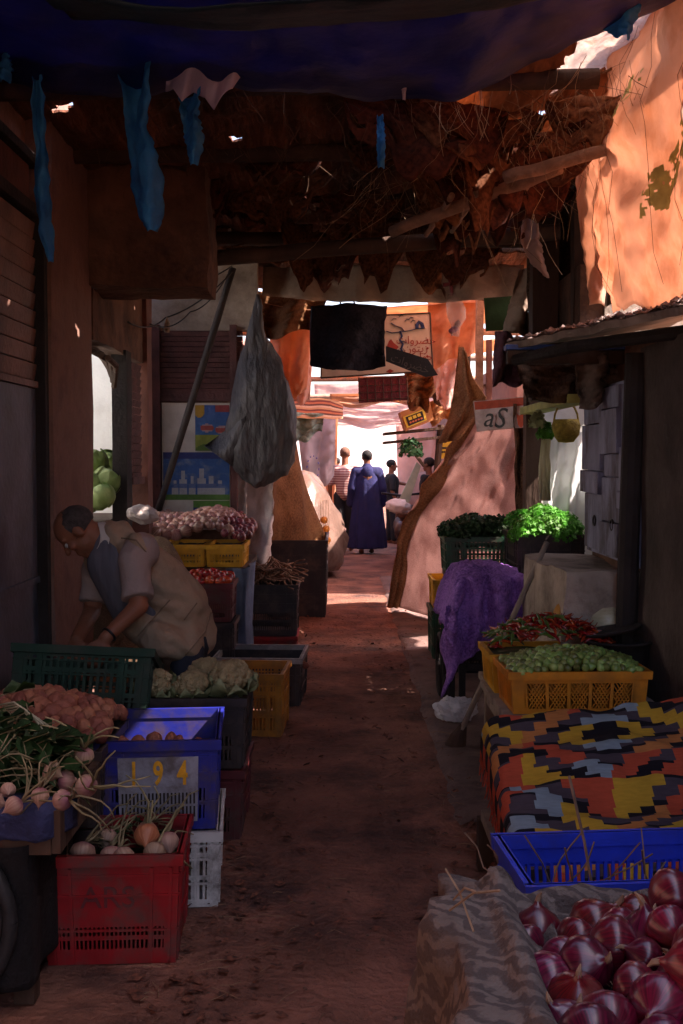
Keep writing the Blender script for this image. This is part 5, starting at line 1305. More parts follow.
poster('poster', 'lower blue poster with a row of white bottles on the kiosk front', -1.49, -.935, 1.25, 1.648, pf2, 70, 44)
poster('poster', 'small green strip poster at the bottom of the kiosk front', -1.24, -.935, 1.13, 1.242, lambda u, v: (.14, .38, .05) if v > .3 - .3 * u + .2 else (.03, .04, .22), 30, 12)

# -- pole, wires, bulb
pole('long dark pole leaning across the kiosk posters', P(157, 514, 8.85), P(233, 268, 8.75), .028, m_dark, 'leaning_pole', 'pole')
def wire(label, pts, sag, r=.006):
    P_ = [P(*p) for p in pts]; out = []
    for a, c in zip(P_, P_[1:]):
        for k in range(10):
            t = k / 10; out.append(a.lerp(c, t) - Vector((0, 0, sag * 4 * t * (1 - t))))
    out.append(P_[-1]); MB().tube(out, r, 5).build('electric_wire', m_wire, smooth=True, label=label, cat='wire')
wire('upper black wire sagging under the brown lintel block', [(84, 284, 6.1), (160, 296, 7.6), (232, 266, 8.7)], .03)
wire('lower black wire sagging across the front of the kiosk', [(128, 322, 7.0), (165, 318, 8.2), (232, 272, 8.7)], .05)
wire('thin wire drooping between the two black wires', [(150, 324, 7.6), (190, 312, 8.4), (228, 274, 8.7)], .06, .005)
b = MB(); p = P(167, 326, 8.0); b.lathe([(0, -.05), (.018, -.045), (.022, -.03), (.022, .02), (.010, .035), (.008, .06), (0, .06)], 12, p); b.build('hanging_lamp_holder', m_beige, smooth=True, label='small pale lamp holder dangling from the wires', cat='lamp holder')

# -- grey sack, flap, white cloth, brown cover
m_greysheet = mat('grey_woven_plastic', (.08, .08, .088), .5, .3, 7, 1.0, 12, (.07, .065, .07), .6, stretch=(1, 1, .35), transl=.12, bdist=.05, dscale=4)
b = MB(); L_ = [(257, 294, 2), (256, 312, 5), (257, 334, 11), (257, 358, 20), (259, 385, 28), (262, 412, 34), (263, 438, 36), (263, 458, 33), (261, 473, 26), (259, 483, 13), (258, 487, 3)]
b.tube([P(x, y, 9.05) for x, y, w in L_ for _ in (0,)], [w / F * 9.05 for x, y, w in L_], 40, True, .45)
bmesh.ops.subdivide_edges(b.bm, edges=[e for e in b.bm.edges], cuts=2, use_grid_fill=True)
for v in b.bm.verts:
    v.co += noise.noise_vector(v.co * 3) * .05 + noise.noise_vector(v.co * 9) * .022 + noise.noise_vector(v.co * 24) * .012
b.build('hanging_sack', m_greysheet, smooth=True, label='big grey plastic sack hanging knotted from the roof by the kiosk', cat='sack')
def flap(u, v):
    p = P(204 + 42 * u, 446, 9.0).lerp(P(240, 416 + 60 * v, 9.0), .0); x = 204 + 42 * u; y = 446 + (v - .5) * 2 * (30 * u) - 0; p = P(x, y, 9.0 + .06 * math.sin(u * 5 + v * 3)); return p
MB().surf(flap, 16, 16, .004).build('sack_flap', m_greysheet, smooth=True, label='grey pointed flap of plastic sticking out left of the hanging sack', cat='cloth')
m_wcloth = mat('dusty_white_cloth', (.80, .72, .70), .9, .2, 6, .5, 20, (.2, .15, .14), .6, transl=.15)
rag('white_cloth', 'dusty white cloth hanging below the grey sack', [(259, 474, 15), (259, 520, 15), (257, 560, 13), (254, 584, 9)], 9.45, m_wcloth, 'cloth', .5)
rag('white_cloth', 'narrow dark stained cloth edge beside the dusty white cloth', [(242, 470, 5), (242, 510, 5), (243, 548, 4)], 9.35, m_wcloth, 'cloth', .4)
m_bcover = weave('brown_cover', (.12, .05, .022), (.24, .115, .05), 50, .95, .2, .8)
def bcov(u, v):
    lx, ly = lerp_list([(268, 440), (268, 500), (270, 566)], v); rx, ry = lerp_list([(292, 432), (309, 485), (328, 544)], v)
    p = P(lx, ly, 10.9).lerp(P(rx, ry, 12.0), u); p.x += .04 * math.sin(u * 9 + v * 4); p.y += .06 * fb(u * 5, v * 5, 3); return p
MB().surf(bcov, 30, 40, .006).build('brown_cover', m_bcover, smooth=True, label='brown sacking cover slanting down over a stall beyond the white cloth', cat='cloth')
crate('stall_crate', 'tall dark box standing for the shadow under the brown sacking cover', .60, 1.2, .78, m_p_dark, SOL, (-.45, 11.55, 0))  # dark box put where shade lies under the cover
# ================================================================= PEOPLE
m_skin = mat('brown_skin', (.26, .10, .055), .55, .15, 9, .15, 60)
m_skin_d = mat('dark_skin', (.20, .085, .05), .55, .15, 9, .15)
m_hair = mat('grey_hair', (.07, .06, .058), .9, .4, 40, .6, 160)
m_bhair = mat('black_hair', (.012, .01, .01), .8, .4, 40, .5)
m_vest = mat('beige_vest', (.40, .29, .20), .92, .14, 5, .5, 26, (.20, .145, .10), .4)
m_shirt = mat('pale_shirt', (.36, .28, .26), .9, .12, 6, .4, 24)
m_check = mat('striped_shirt', (.12, .12, .15), .9, .3, 30, .3, 60, stretch=(1, .1, .1))
m_trous = mat('dark_trousers', (.035, .038, .055), .9, .3, 6, .4)
m_seam = mat('vest_seam', (.24, .17, .115), .9, .2, 9, 0)

def hand(b, wrist, dirn, pal, side, s=1.0, curl=1.0, thumb=1):
    """palm and five bent fingers; dirn = from the wrist to the knuckles, pal = where the palm faces, side = towards the thumb"""
    d = Vector(dirn).normalized(); q = Vector(pal).normalized(); t = Vector(side).normalized()
    w = Vector(wrist)
    b.ell(w + d * .045 * s, (.042 * s, .046 * s, .017 * s), Matrix((t, d, q)).transposed().to_quaternion(), 14, 10)
    for k, (o, l) in enumerate(((.030, .080), (.011, .090), (-.009, .084), (-.028, .066))):
        p = w + d * .082 * s + t * o * s; a = 0; dd = d.copy(); r = .0098 * s
        for j, f in enumerate((.45, .32, .25)):
            a += curl * (.55, .75, .5)[j]; dd = d * math.cos(a) + q * math.sin(a); n = p + dd * l * f * s
            b.cap(p, n, r, r * .9, 8); p = n; r *= .9
    p = w + d * .025 * s + t * .038 * s; m = p + (d * .6 + t * .55 + q * .35).normalized() * .038 * s; e = m + (d * .8 + q * .6 * curl).normalized() * .032 * s
    b.cap(p - t * .008 * s, m, .0125 * s, .0105 * s, 8); b.cap(m, e, .0105 * s, .009 * s, 8)

def frame(z, x):
    z = Vector(z).normalized(); x = Vector(x); x = (x - z * x.dot(z)).normalized(); y = z.cross(x)
    return Matrix((x, y, z)).transposed()

def head(b, c, up, fwd, s=1.0):
    """skull, jaw, nose, brow, lips and ears; local x = where the face looks"""
    M = frame(up, fwd); c = Vector(c); q = M.to_quaternion(); T = lambda x, y, z: c + M @ Vector((x, y, z)) * s
    b.ell(c + M @ Vector((-.008, 0, .025)) * s, (.098 * s, .076 * s, .092 * s), q, 20, 14)
    b.ell(T(.022, 0, -.055), (.066 * s, .056 * s, .066 * s), q, 16, 12)
    b.ell(T(.066, 0, -.098), (.024 * s, .028 * s, .020 * s), q, 10, 8)
    b.cap(T(.088, 0, .012), T(.112, 0, -.026), .009 * s, .014 * s, 8)
    b.ell(T(.102, .012, -.030), .009 * s, None, 8, 6); b.ell(T(.102, -.012, -.030), .009 * s, None, 8, 6)
    for y in (.032, -.032):
        b.cap(T(.080, y * .45, .026), T(.070, y * 1.7, .024), .012 * s, .009 * s, 8)
        b.ell(T(.070, y * 1.5, -.022), (.022 * s, .022 * s, .020 * s), None, 8, 6)
    b.cap(T(.086, -.02, -.064), T(.086, .02, -.064), .0085 * s, .0085 * s, 8); b.cap(T(.083, -.018, -.077), T(.083, .018, -.077), .009 * s, .009 * s, 8)
    for y in (.078, -.078): b.ell(T(-.008, y, -.012), (.022 * s, .010 * s, .034 * s), q, 10, 8)
    return T, M

# ---- the bending seller
A = lambda x, y, Y: P(x, y, Y + .28)
man = thing('person', 'grey haired man in a beige vest bending over to lift a green crate', 'person', (-.72, 5.25, 0))
hip = A(184, 634, 5.0); chest = A(122, 556, 4.86); neck = A(100, 540, 4.83); hd = A(77, 531, 4.80)
shN, shF = A(133, 556, 4.66), A(98, 566, 5.04); elN, haN = A(139, 606, 4.56), A(97, 646, 4.42)
elF, haF = A(92, 612, 4.98), A(74, 644, 4.60)
up = (hd - neck).normalized() * .6 + Vector((-.5, 0, .45)); fw = Vector((-.62, -.12, -.72))
b = MB()
T, M = head(b, hd, up, fw, .98)
b.cap(neck + Vector((.03, 0, -.03)), hd + M @ Vector((-.03, 0, -.06)), .062, .055)
b.cap(chest, hip, .12, .12); b.cap(shN, elN, .052, .042); b.cap(elN, haN + (elN - haN).normalized() * .05, .043, .029)
b.cap(shF, elF, .05, .042); b.cap(elF, haF + (elF - haF).normalized() * .05, .042, .029)
dN = (haN - elN).normalized(); hand(b, haN - dN * .05, (dN * .7 + Vector((0, -.1, -.7))), Vector((-.2, .8, -.2)), Vector((-.9, -.2, .2)), 1.05, .9)
dF = (haF - elF).normalized(); hand(b, haF - dF * .05, (dF * .7 + Vector((0, -.1, -.7))), Vector((.2, .8, -.2)), Vector((.9, -.2, .2)), 1.05, .9)
b.build('body', m_skin, man, remesh=.0075, sm_it=4)
b = MB()      # legs in dark trousers, knees slightly bent
for y, kx, fx in ((5.16, .06, -.02), (5.42, .02, -.10)):
    h = Vector((hip.x + .02, y, hip.z - .02)); k = Vector((hip.x + kx - .01, y - .02, .50)); a = Vector((hip.x + fx, y, .10))
    b.cap(h, k, .092, .075); b.cap(k, a, .078, .062)
b.ell(hip + Vector((.03, 0, -.03)), (.11, .15, .12))
b.build('trousers', m_trous, man, remesh=.014, sm_it=4)
for y, fx in ((5.16, -.02), (5.42, -.10)):
    b = MB(); b.ell((hip.x + fx - .06, y, .042), (.14, .05, .042), None, 16, 10); b.build('shoe', m_dark, man, smooth=True)
b = MB()      # shirt: body front and two short sleeves
mid = chest.lerp(hip, .5) + Vector((-.05, 0, -.07))
b.cap(chest + Vector((-.02, 0, -.03)), mid, .145, .145); b.cap(mid, hip + Vector((-.04, 0, -.03)), .145, .14); b.cap(neck + Vector((.05, 0, -.02)), chest, .09, .135)
b.build('shirt', m_check, man, remesh=.010, sm_it=5)
for s_, e_, k in ((shN, elN, .86), (shF, elF, .80)):
    d = (e_ - s_); b = MB(); en = s_ + d * k
    b.cap(s_ + Vector((.03, .05 if s_ is shN else -.05, .02)), s_ + d * .1, .085, .078); b.cap(s_ + d * .1, en - d.normalized() * .05, .076, .066)
    b.tube([en - d.normalized() * .09, en - d.normalized() * .03, en], [.064, .071, .074], 20, True)
    for v in b.bm.verts: v.co += noise.noise_vector(v.co * 14) * .010
    b.build('sleeve', m_shirt, man, remesh=.009, sm_it=3)
b = MB()      # the loose vest over the back
def vtube(c0, c1, c2, r0, r1, r2): b.cap(c0, c1, r0, r1); b.cap(c1, c2, r1, r2)
vo = Vector((.03, 0, .02))
vtube(neck + Vector((.06, 0, -.005)), chest.lerp(hip, .3) + vo, chest.lerp(hip, .72) + vo, .10, .150, .165); b.cap(chest.lerp(hip, .72) + vo, hip + Vector((.02, 0, -.0)), .165, .14)
b.ell(hip + Vector((-.03, 0, -.07)), (.15, .18, .10)); b.cap(shN + Vector((.03, .06, .03)), shF + Vector((.03, -.06, .03)), .085, .085)
b.cap(A(158, 640, 4.78), A(184, 642, 4.86), .085, .10); b.cap(hip + Vector((.0, -.08, -.06)), chest.lerp(hip, .5) + Vector((-.06, -.10, -.12)), .10, .085)
for v in b.bm.verts: v.co += noise.noise_vector(v.co * 5) * .022 + noise.noise_vector(v.co * 13) * .010
vest = b.build('vest', m_vest, man, remesh=.011, sm_it=4)
off = rootoff(man)
bmv = bmesh.new(); bmv.from_mesh(vest.data)
hem = [v for v in bmv.verts]     # hem sags and ripples at the bottom edge
for v in bmv.verts:
    w = v.co + off; d = noise.noise(w * 22) * .006 + .007 * math.sin((w.x * .8 + w.z) * 55 + 4 * noise.noise(w * 6)) * (1 if w.y < 5.2 else .3)
    v.co += v.normal * d
bmv.normal_update(); bvh = BVHTree.FromBMesh(bmv); bmv.to_mesh(vest.data); bmv.free()
camo = Vector((0, 0, CAMH)) - off
def on_vest(px, py):
    d = (P(px, py, 4.8) - off - camo).normalized(); h = bvh.ray_cast(camo, d); return h[0] + off - d * .002 if h[0] is not None else None
def seam(pts, r, name='seam', m=m_seam):
    q = []
    for (a, c), (e, g) in zip(pts, pts[1:]):
        for k in range(8): q.append(on_vest(a + (e - a) * k / 8, c + (g - c) * k / 8))
    q.append(on_vest(*pts[-1])); q = [x for x in q if x is not None]
    if len(q) > 3: MB().tube(q, r, 6).build(name, m, vest, smooth=True)
seam([(138, 636), (150, 622), (170, 600)], .0035)
seam([(184, 620), (197, 603)], .003)
seam([(121, 538), (136, 540), (149, 556), (151, 580), (147, 596)], .004, 'armhole_edge'); seam([(186, 655), (205, 632), (213, 606)], .004, 'hem')
b = MB()      # white collar
nd = (hd - neck).normalized(); F_ = frame(neck + Vector((.045, 0, .01)) - hd, (0, 1, 0)); cc = neck + Vector((.03, 0, -.005))
def coll(u, v):
    a = u * 6.283; r = .085 - .014 * v; return cc + F_ @ Vector((math.cos(a) * r, math.sin(a) * r, -.042 * v + .014 * math.cos(a * 2)))
b.surf(coll, 30, 5, .006); b.build('collar', mat('collar_white', (.6, .56, .52), .9, .1, 9, .2), man, smooth=True)
b = MB()      # short hair on the back and sides of the skull
b.ell(hd + M @ Vector((-.022, 0, .022)) * .98, (.093, .0795, .086), M.to_quaternion(), 30, 20, .03, 6)
bmesh.ops.delete(b.bm, geom=[v for v in b.bm.verts if (M.transposed() @ (v.co - hd)).x > .028 or (M.transposed() @ (v.co - hd)).z < -.03 - .3 * (M.transposed() @ (v.co - hd)).x * 0], context='VERTS')
b.build('hair', m_hair, man, smooth=True)
for y in (.034, -.034):
    b = MB(); b.ell(T(.078, y, -.001), .0125, None, 12, 8); b.build('eye', mat('eye_white', (.5, .45, .42), .3, .05, 5, 0) if 'eye_white' not in MATS else MATS['eye_white'], man, smooth=True)
b = MB(); wv = haN + (elN - haN).normalized() * .075; fm = frame(elN - haN, (0, 0, 1))
b.tube([wv + fm @ Vector((.033 * math.cos(k * math.pi / 10), .033 * math.sin(k * math.pi / 10), 0)) for k in range(21)], .006, 6, False); b.build('watch_strap', m_iron, man, smooth=True)
# the green crate in his hands
m_held = plastic('dark_green_plastic', (.006, .038, .022), rough=.75, amt=.3)
gc = crate('held_crate', 'dark green plastic crate tilted up in the bending man\'s hands', .56, .38, .32, m_held, OPENS, (-1.085, 4.57, .46), 0, taper=.97, fill=(.05, m_dark))
gc.rotation_euler = (R(-20), R(3), R(3))

# ---- figures far down the alley
def stand_person(label, x, y, h, yaw, top, bottom, skin, hairm, robe=None, arm=None, stripe=None, hood=False):
    """back or side view figure: one continuous body plus clothes and hair"""
    s = h / 1.75; root = thing('person', label, 'person', (x, y, 0), yaw)
    V = lambda a, b_, c: Vector((a, b_, c)) * s           # local: faces +Y
    b = MB(); T, M = head(b, V(0, .02, 1.62), (0, .05, 1), (0, 1, 0), s)
    b.cap(V(0, 0, 1.42), V(0, .01, 1.56), .058 * s, .055 * s); b.cap(V(0, 0, 1.0), V(0, 0, 1.30), .13 * s, .15 * s)
    legs = ((-.09, -.03), (.09, .05))
    for lx, ly in legs:
        b.cap(V(lx, 0, .92), V(lx, ly * .5 + .02, .5), .085 * s, .06 * s); b.cap(V(lx, ly * .5 + .02, .5), V(lx, ly, .1), .058 * s, .042 * s); b.ell(V(lx, ly + .07, .04), (.045 * s, .12 * s, .04 * s))
    arms = []
    for k, sx in enumerate((-1, 1)):
        sh = V(.19 * sx, 0, 1.38)
        if arm and k == arm[0]: el, ha = V(*arm[1]), V(*arm[2])
        else: el, ha = V(.25 * sx, -.03, 1.10), V(.255 * sx, .06, .86)
        b.cap(sh, el, .05 * s, .042 * s); b.cap(el, ha, .04 * s, .03 * s); dd = (ha - el).normalized()
        hand(b, ha, dd, Vector((-sx, .2, 0)) if abs(dd.z) > .6 else Vector((0, 0, -1)), Vector((0, 1, .1)) if abs(dd.z) > .6 else Vector((0, 1, 0)), s, .5); arms.append((sh, el, ha))
    b.build('body', skin, root, remesh=.012 * s, sm_it=3, world=False)
    b = MB()
    if robe:
        prof = [(.165, 1.36), (.20, 1.18), (.21, .95), (.235, .65), (.262, .35), (.285, .12), (.27, .10)]
        def rb(u, v):
            f = v * (len(prof) - 1); i = min(int(f), len(prof) - 2); k = f - i; r = prof[i][0] + (prof[i + 1][0] - prof[i][0]) * k; z = prof[i][1] + (prof[i + 1][1] - prof[i][1]) * k; a = u * 6.2832
            r2 = r * (1 + (.07 * math.sin(a * 9 + 2 * math.sin(z * 3)) + .04 * math.sin(a * 17 + 1)) * min(1, v * 1.6)); return V(math.cos(a) * r2 * 1.12, math.sin(a) * r2 * .78, z)
        b.surf(rb, 72, 40)
        b.build('robe', robe, root, smooth=True, world=False)
        b = MB(); b.cap(V(-.14, 0, 1.36), V(.14, 0, 1.36), .105 * s, .105 * s); b.cap(V(0, 0, 1.3), V(0, 0, 1.45), .15 * s, .085 * s)
        for sh, el, ha in arms: b.cap(sh, el, .085 * s, .085 * s); b.cap(el, ha, .08 * s, .088 * s)
        b.build('robe_yoke', robe, root, remesh=.016 * s, sm_it=4, world=False)
        b = MB(); b.ell(V(0, -.10, 1.37), (.10 * s, .06 * s, .12 * s), None, 14, 10); b.build('hood', robe, root, smooth=True, world=False)
    else:
        b.cap(V(0, 0, .98), V(0, 0, 1.28), .155 * s, .17 * s); b.cap(V(-.13, 0, 1.35), V(.13, 0, 1.35), .085 * s, .085 * s)
        for sh, el, ha in arms: b.cap(sh, sh.lerp(el, .85), .072 * s, .062 * s)
        for v in b.bm.verts: v.co += noise.noise_vector(v.co * 9) * .012
        b.build('shirt', top, root, remesh=.014 * s, sm_it=3, world=False); b = MB()
        for lx, ly in legs: b.cap(V(lx, 0, .92), V(lx, ly * .5 + .02, .5), .105 * s, .085 * s); b.cap(V(lx, ly * .5 + .02, .5), V(lx, ly, .12), .083 * s, .07 * s)
        b.ell(V(0, 0, .94), (.17 * s, .13 * s, .12 * s)); b.build('trousers', bottom, root, remesh=.016 * s, sm_it=3, world=False)
    b = MB(); b.ell(V(0, .002, 1.655), (.088 * s, .105 * s, .088 * s), None, 20, 14, .05, 5); 
    bmesh.ops.delete(b.bm, geom=[v for v in b.bm.verts if v.co.y > .075 * s and v.co.z < 1.68 * s], context='VERTS'); b.build('hair' if not hood else 'cap', hairm, root, smooth=True, world=False)
    return root
m_djel = mat('indigo_cloth', (.016, .018, .085), .9, .25, 5, .4, 20)
m_pstripe = _nodes('striped_knit')[0]; nt = m_pstripe.node_tree; N = nt.nodes.new; L = nt.links.new
tc = N('ShaderNodeTexCoord'); sp = N('ShaderNodeSeparateXYZ'); L(tc.outputs['Object'], sp.inputs[0]); mu = N('ShaderNodeMath'); mu.operation = 'MULTIPLY'; mu.inputs[1].default_value = 24; L(sp.outputs[2], mu.inputs[0])
fr = N('ShaderNodeMath'); fr.operation = 'FRACT'; L(mu.outputs[0], fr.inputs[0]); rp = N('ShaderNodeValToRGB'); rp.color_ramp.interpolation = 'CONSTANT'; rp.color_ramp.elements[0].color = (.52, .34, .31, 1); rp.color_ramp.elements[1].position = .62; rp.color_ramp.elements[1].color = (.26, .07, .07, 1); L(fr.outputs[0], rp.inputs[0])
bs = N('ShaderNodeBsdfPrincipled'); bs.inputs['Roughness'].default_value = .9; L(rp.outputs[0], bs.inputs['Base Color']); L(bs.outputs[0], [n for n in nt.nodes if n.type == 'OUTPUT_MATERIAL'][0].inputs[0])
m_blk = mat('black_cotton', (.02, .02, .024), .9, .3, 8, .3)
stand_person('person in a long indigo robe seen from behind walking away down the alley', P(367, 500, 18.3).x, 18.3, 1.74, R(4), None, None, m_skin_d, m_bhair, robe=m_djel, hood=True)
stand_person('man in a pink striped top seen from behind beside the indigo robe', P(345, 500, 18.9).x, 18.9, 1.80, R(-6), m_pstripe, m_blk, m_skin, mat('cropped_hair', (.16, .075, .05), .9, .3, 30, .3))
stand_person('boy in a black shirt stretching one arm out to the right', P(391, 500, 20.5).x, 20.5, 1.58, R(-80), m_blk, m_blk, m_skin, m_bhair, arm=(0, (-.32, .20, 1.26), (-.26, .48, 1.20)))
stand_person('person in dark clothes half hidden behind the right hand stalls', P(429, 500, 17.6).x, 17.6, 1.62, R(60), m_blk, m_blk, m_skin_d, m_bhair)
stand_person('small distant figure in pale clothes at the far end', P(337, 500, 27).x, 27.0, 1.62, R(0), m_shirt, m_trous, m_skin_d, m_bhair)
# ================================================================= HANGING SIGNS AND FAR STALLS
m_signw = mat('sign_cream', (.70, .52, .38), .7, .08, 4, .1, dirt=(.4, .22, .14), dirt_amt=.35)
m_ink_b = mat('dark_blue_paint', (.015, .03, .10), .6, .2, 9, 0); m_ink_r = mat('red_paint', (.34, .04, .025), .6, .2, 9, 0)
sg = thing('market_sign', 'cream painted signboard with blue and red Arabic lettering', 'sign', P(389, 374, 10.6))
Ys = 10.6; pc_ = [P(322, 318, Ys), P(430, 313, Ys), P(433, 371, Ys), P(321, 378, Ys)]
b = MB(); b.prism(pc_, (0, .03, 0)); b.build('board', m_signw, sg)
b = MB()
for a, c in zip(pc_, pc_[1:] + pc_[:1]): b.tube([a + Vector((0, -.004, 0)), c + Vector((0, -.004, 0))], .008, 6)
b.build('frame', m_darkwood, sg)
def stroke(bb, pts, r, Y=Ys - .006): bb.tube([P(x, y, Y) for x, y in pts], r, 6, True, .25)
b = MB()          # the big word in blue: long base stroke, domes and teeth above, tail below
for pts, r in (([(386, 331), (392, 333), (400, 332), (408, 331), (416, 329), (425, 328)], .016), ([(391, 323), (396, 326), (402, 328), (404, 331)], .015), ([(417, 329), (417, 325), (419, 322), (422, 324), (423, 328)], .02),
               ([(400, 331), (402, 336), (400, 340), (403, 344), (401, 349), (403, 353)], .011), ([(398, 344), (403, 341), (407, 343)], .009), ([(398, 350), (402, 347), (405, 351)], .008)): stroke(b, pts, r)
for x, y in ((394, 319), (401, 316), (407, 320), (411, 318), (413, 321)): stroke(b, [(x - 2.2, y + 1.5), (x, y - 1), (x + 2.4, y)], .010)
b.build('lettering', m_ink_b, sg)
b = MB(); b.prism([P(386, 349, Ys - .006), P(389, 341, Ys - .006), P(391, 339, Ys - .006), P(394, 343, Ys - .006), P(399, 347, Ys - .006), P(396, 350, Ys - .006)], (0, .004, 0)); b.prism([P(386, 371.5, Ys - .006), P(390, 369, Ys - .006), P(394, 371, Ys - .006), P(390, 373, Ys - .006)], (0, .004, 0)); b.build('red_mark', m_ink_r, sg)
def arab(s):
    """join Arabic letters with presentation forms and set them right to left"""
    F4 = {'ا': (0xFE8D, 0xFE8E, 0, 0), 'و': (0xFEED, 0xFEEE, 0, 0), 'ر': (0xFEAD, 0xFEAE, 0, 0), 'ة': (0xFE93, 0xFE94, 0, 0), 'ن': (0xFEE5, 0xFEE6, 0xFEE7, 0xFEE8), 'خ': (0xFEA5, 0xFEA6, 0xFEA7, 0xFEA8),
          'ض': (0xFEBD, 0xFEBE, 0xFEBF, 0xFEC0), 'ت': (0xFE95, 0xFE96, 0xFE97, 0xFE98), 'ل': (0xFEDD, 0xFEDE, 0xFEDF, 0xFEE0), 'ح': (0xFEA1, 0xFEA2, 0xFEA3, 0xFEA4), 'م': (0xFEE1, 0xFEE2, 0xFEE3, 0xFEE4), 'ي': (0xFEF1, 0xFEF2, 0xFEF3, 0xFEF4), 'ز': (0xFEAF, 0xFEB0, 0, 0)}
    out = []
    for i, ch in enumerate(s):
        f = F4[ch]; prev = i > 0 and F4[s[i - 1]][2]; nxt = i < len(s) - 1 and f[2]
        out.append(chr(f[3] if prev and nxt else f[2] if nxt else f[1] if prev else f[0]))
    return ''.join(reversed(out))
for i, wd in enumerate(('خضروات', 'زيتون', 'حوامض')):
    text_mesh(arab(wd), .105, m_ink_r, Matrix.Translation(P(416, 340.5 + i * 8.2, Ys - .008)) @ FACE_CAM, sg, depth=.001)
b = MB()
for i in range(3): b.ell(P(427.5, 340 + i * 8.2, Ys - .006), (.012, .004, .012), None, 10, 6)
b.build('bullet_dot', m_ink_r, sg)

# black mat hanging by cords, with the pointed board beside it
m_bmat = weave('black_woven_mat', (.006, .005, .008), (.02, .017, .025), 40, .9, 0, 1.0)
bm_ = thing('hanging_mat', 'black woven mat hanging by two cords in front of the signboard', 'mat', P(348, 370, 10.0))
def bmt(u, v):
    x = 311 + 75 * u - 1.5 * math.sin(v * 3); y = 306 + 62 * v + 2.5 * math.sin(u * 3.1) * (1 if v > .5 else -.6) + (4 * (u - .5) ** 2 * 5 if v > .8 else 0) * -.4
    p = P(x, y, 10.0); p.y += .05 * math.sin(u * 7 + v * 2) + .02 * fb(u * 8, v * 8); return p
MB().surf(bmt, 30, 26, .03).build('weave', m_bmat, bm_, smooth=True)
b = MB(); b.tube([P(340, 305, 10), P(345, 276, 10)], .008, 5); b.tube([P(355, 305, 10), P(346, 276, 10)], .008, 5); b.tube([P(345.5, 276, 10), P(345.5, 255, 10)], .007, 5); b.build('cord', m_wire, bm_)
ab = thing('pointed_board', 'black pointed arrow board with faint pale writing slanting down right', 'sign', P(410, 362, 9.9))
b = MB(); b.prism([P(x, y, 9.9) for x, y in ((386, 346), (428, 359), (438, 375), (426, 377), (386, 361))], (0, .03, 0)); b.build('board', mat('black_board', (.014, .012, .013), .6, .3, 9, .2), ab)
text_mesh(arab('خضروات'), .10, mat('faded_paint', (.09, .075, .07), .8, .3, 20, 0), Matrix.Translation(P(410, 364, 9.894)) @ FACE_CAM @ Matrix.Rotation(R(-19), 4, 'Z'), ab, depth=.0005)
m_rgrid = mat('dark_red_cloth', (.14, .025, .03), .9, .3, 20, .4)
rp_ = thing('red_netting', 'dark red netted panel hanging below the signboard', 'panel', P(383, 402, 11.2))
b = MB(); b.prism([P(358, 378, 11.2), P(406, 375, 11.2), P(407, 400, 11.2), P(359, 403, 11.2)], (0, .02, 0)); b.build('cloth', m_rgrid, rp_)
b = MB()
for k in range(7): b.tube([P(359 + k * 8, 377, 11.19), P(360 + k * 8, 402, 11.19)], .004, 4)
for k in range(4): b.tube([P(358, 379 + k * 7, 11.19), P(407, 377 + k * 7, 11.19)], .004, 4)
b.build('net', m_darkwood, rp_)
for x in (366, 398): pass

# plastic bag of bulbs, green panel, posts and dark sacks on the right of the signs
hb = thing('hanging_bag', 'clear plastic bag of pale bulbs tied up under the canvas by a red cord', 'bag', P(455, 336, 9.4))
b = MB(); pr_ = [(452, 294, 4), (454, 302, 8), (456, 310, 10), (457, 318, 9), (456, 326, 5), (455, 336, 4)]
b.tube([P(x, y, 9.4) for x, y, w in pr_], [w / F * 9.4 for x, y, w in pr_], 20)
for v in b.bm.verts: v.co += noise.noise_vector(v.co * 18) * .012
b.build('film', film('bag_film', (.6, .45, .4), .25, .6, .35), hb, smooth=True)
b = MB(); b.tube([P(449, 276, 9.4), P(451, 286, 9.4), P(452, 296, 9.4)], .016, 6); b.tube([P(443, 285, 9.4), P(451, 284, 9.4), P(458, 281, 9.4)], .018, 6); b.build('cord', m_rgrid, hb)
for x, y in ((455, 329), (452, 331), (458, 324)):
    b = MB(); b.lathe(onion_prof(.03), 12, P(x, y, 9.4)); b.build('bulb', m_turnip, hb, smooth=True)
b = MB(); b.prism([P(484, 298, 8.6), P(513, 296, 8.6), P(512, 330, 8.6), P(486, 331, 8.6)], (0, .02, 0)); b.build('green_board', mat('dark_green_board', (.035, .075, .018), .8, .3, 6, .3, dirt=(.03, .03, .015)), label='small dark green board fixed at the right under the canvas', cat='board')
def post(name, label, x0, x1, y0, y1, Y, m, d=.12, cat='post'):
    a, c = P(x0, y1, Y), P(x1, y0, Y); b = MB(); b.rbox((a.x, Y, max(0, a.z)), (c.x, Y + d, c.z), .012, (4, 4, 14), x0)
    return b.build(name, m, label=label, cat=cat)
post('timber_post', 'thick dark timber post rising above the awning at the right', 532, 560, 190, 400, 7.2, m_darkwood, .14)
post('timber_post', 'narrower dark timber post beside the orange drape', 572, 590, 185, 400, 6.75, m_darkwood, .1)
post('timber_post', 'slim pale post between the signs and the sacking drape', 476, 484, 296, 420, 10.4, m_pole, .08)
post('timber_post', 'slim dark post beside the pale one above the banner', 486, 492, 340, 420, 10.3, m_redwood, .06)
post('timber_post', 'dark post standing behind the burlap cloth', 461, 470, 345, 600, 11.6, m_darkwood, .1)
m_dsack = weave('dark_sacking', (.04, .022, .014), (.13, .075, .045), 60, .95, .1, .9)
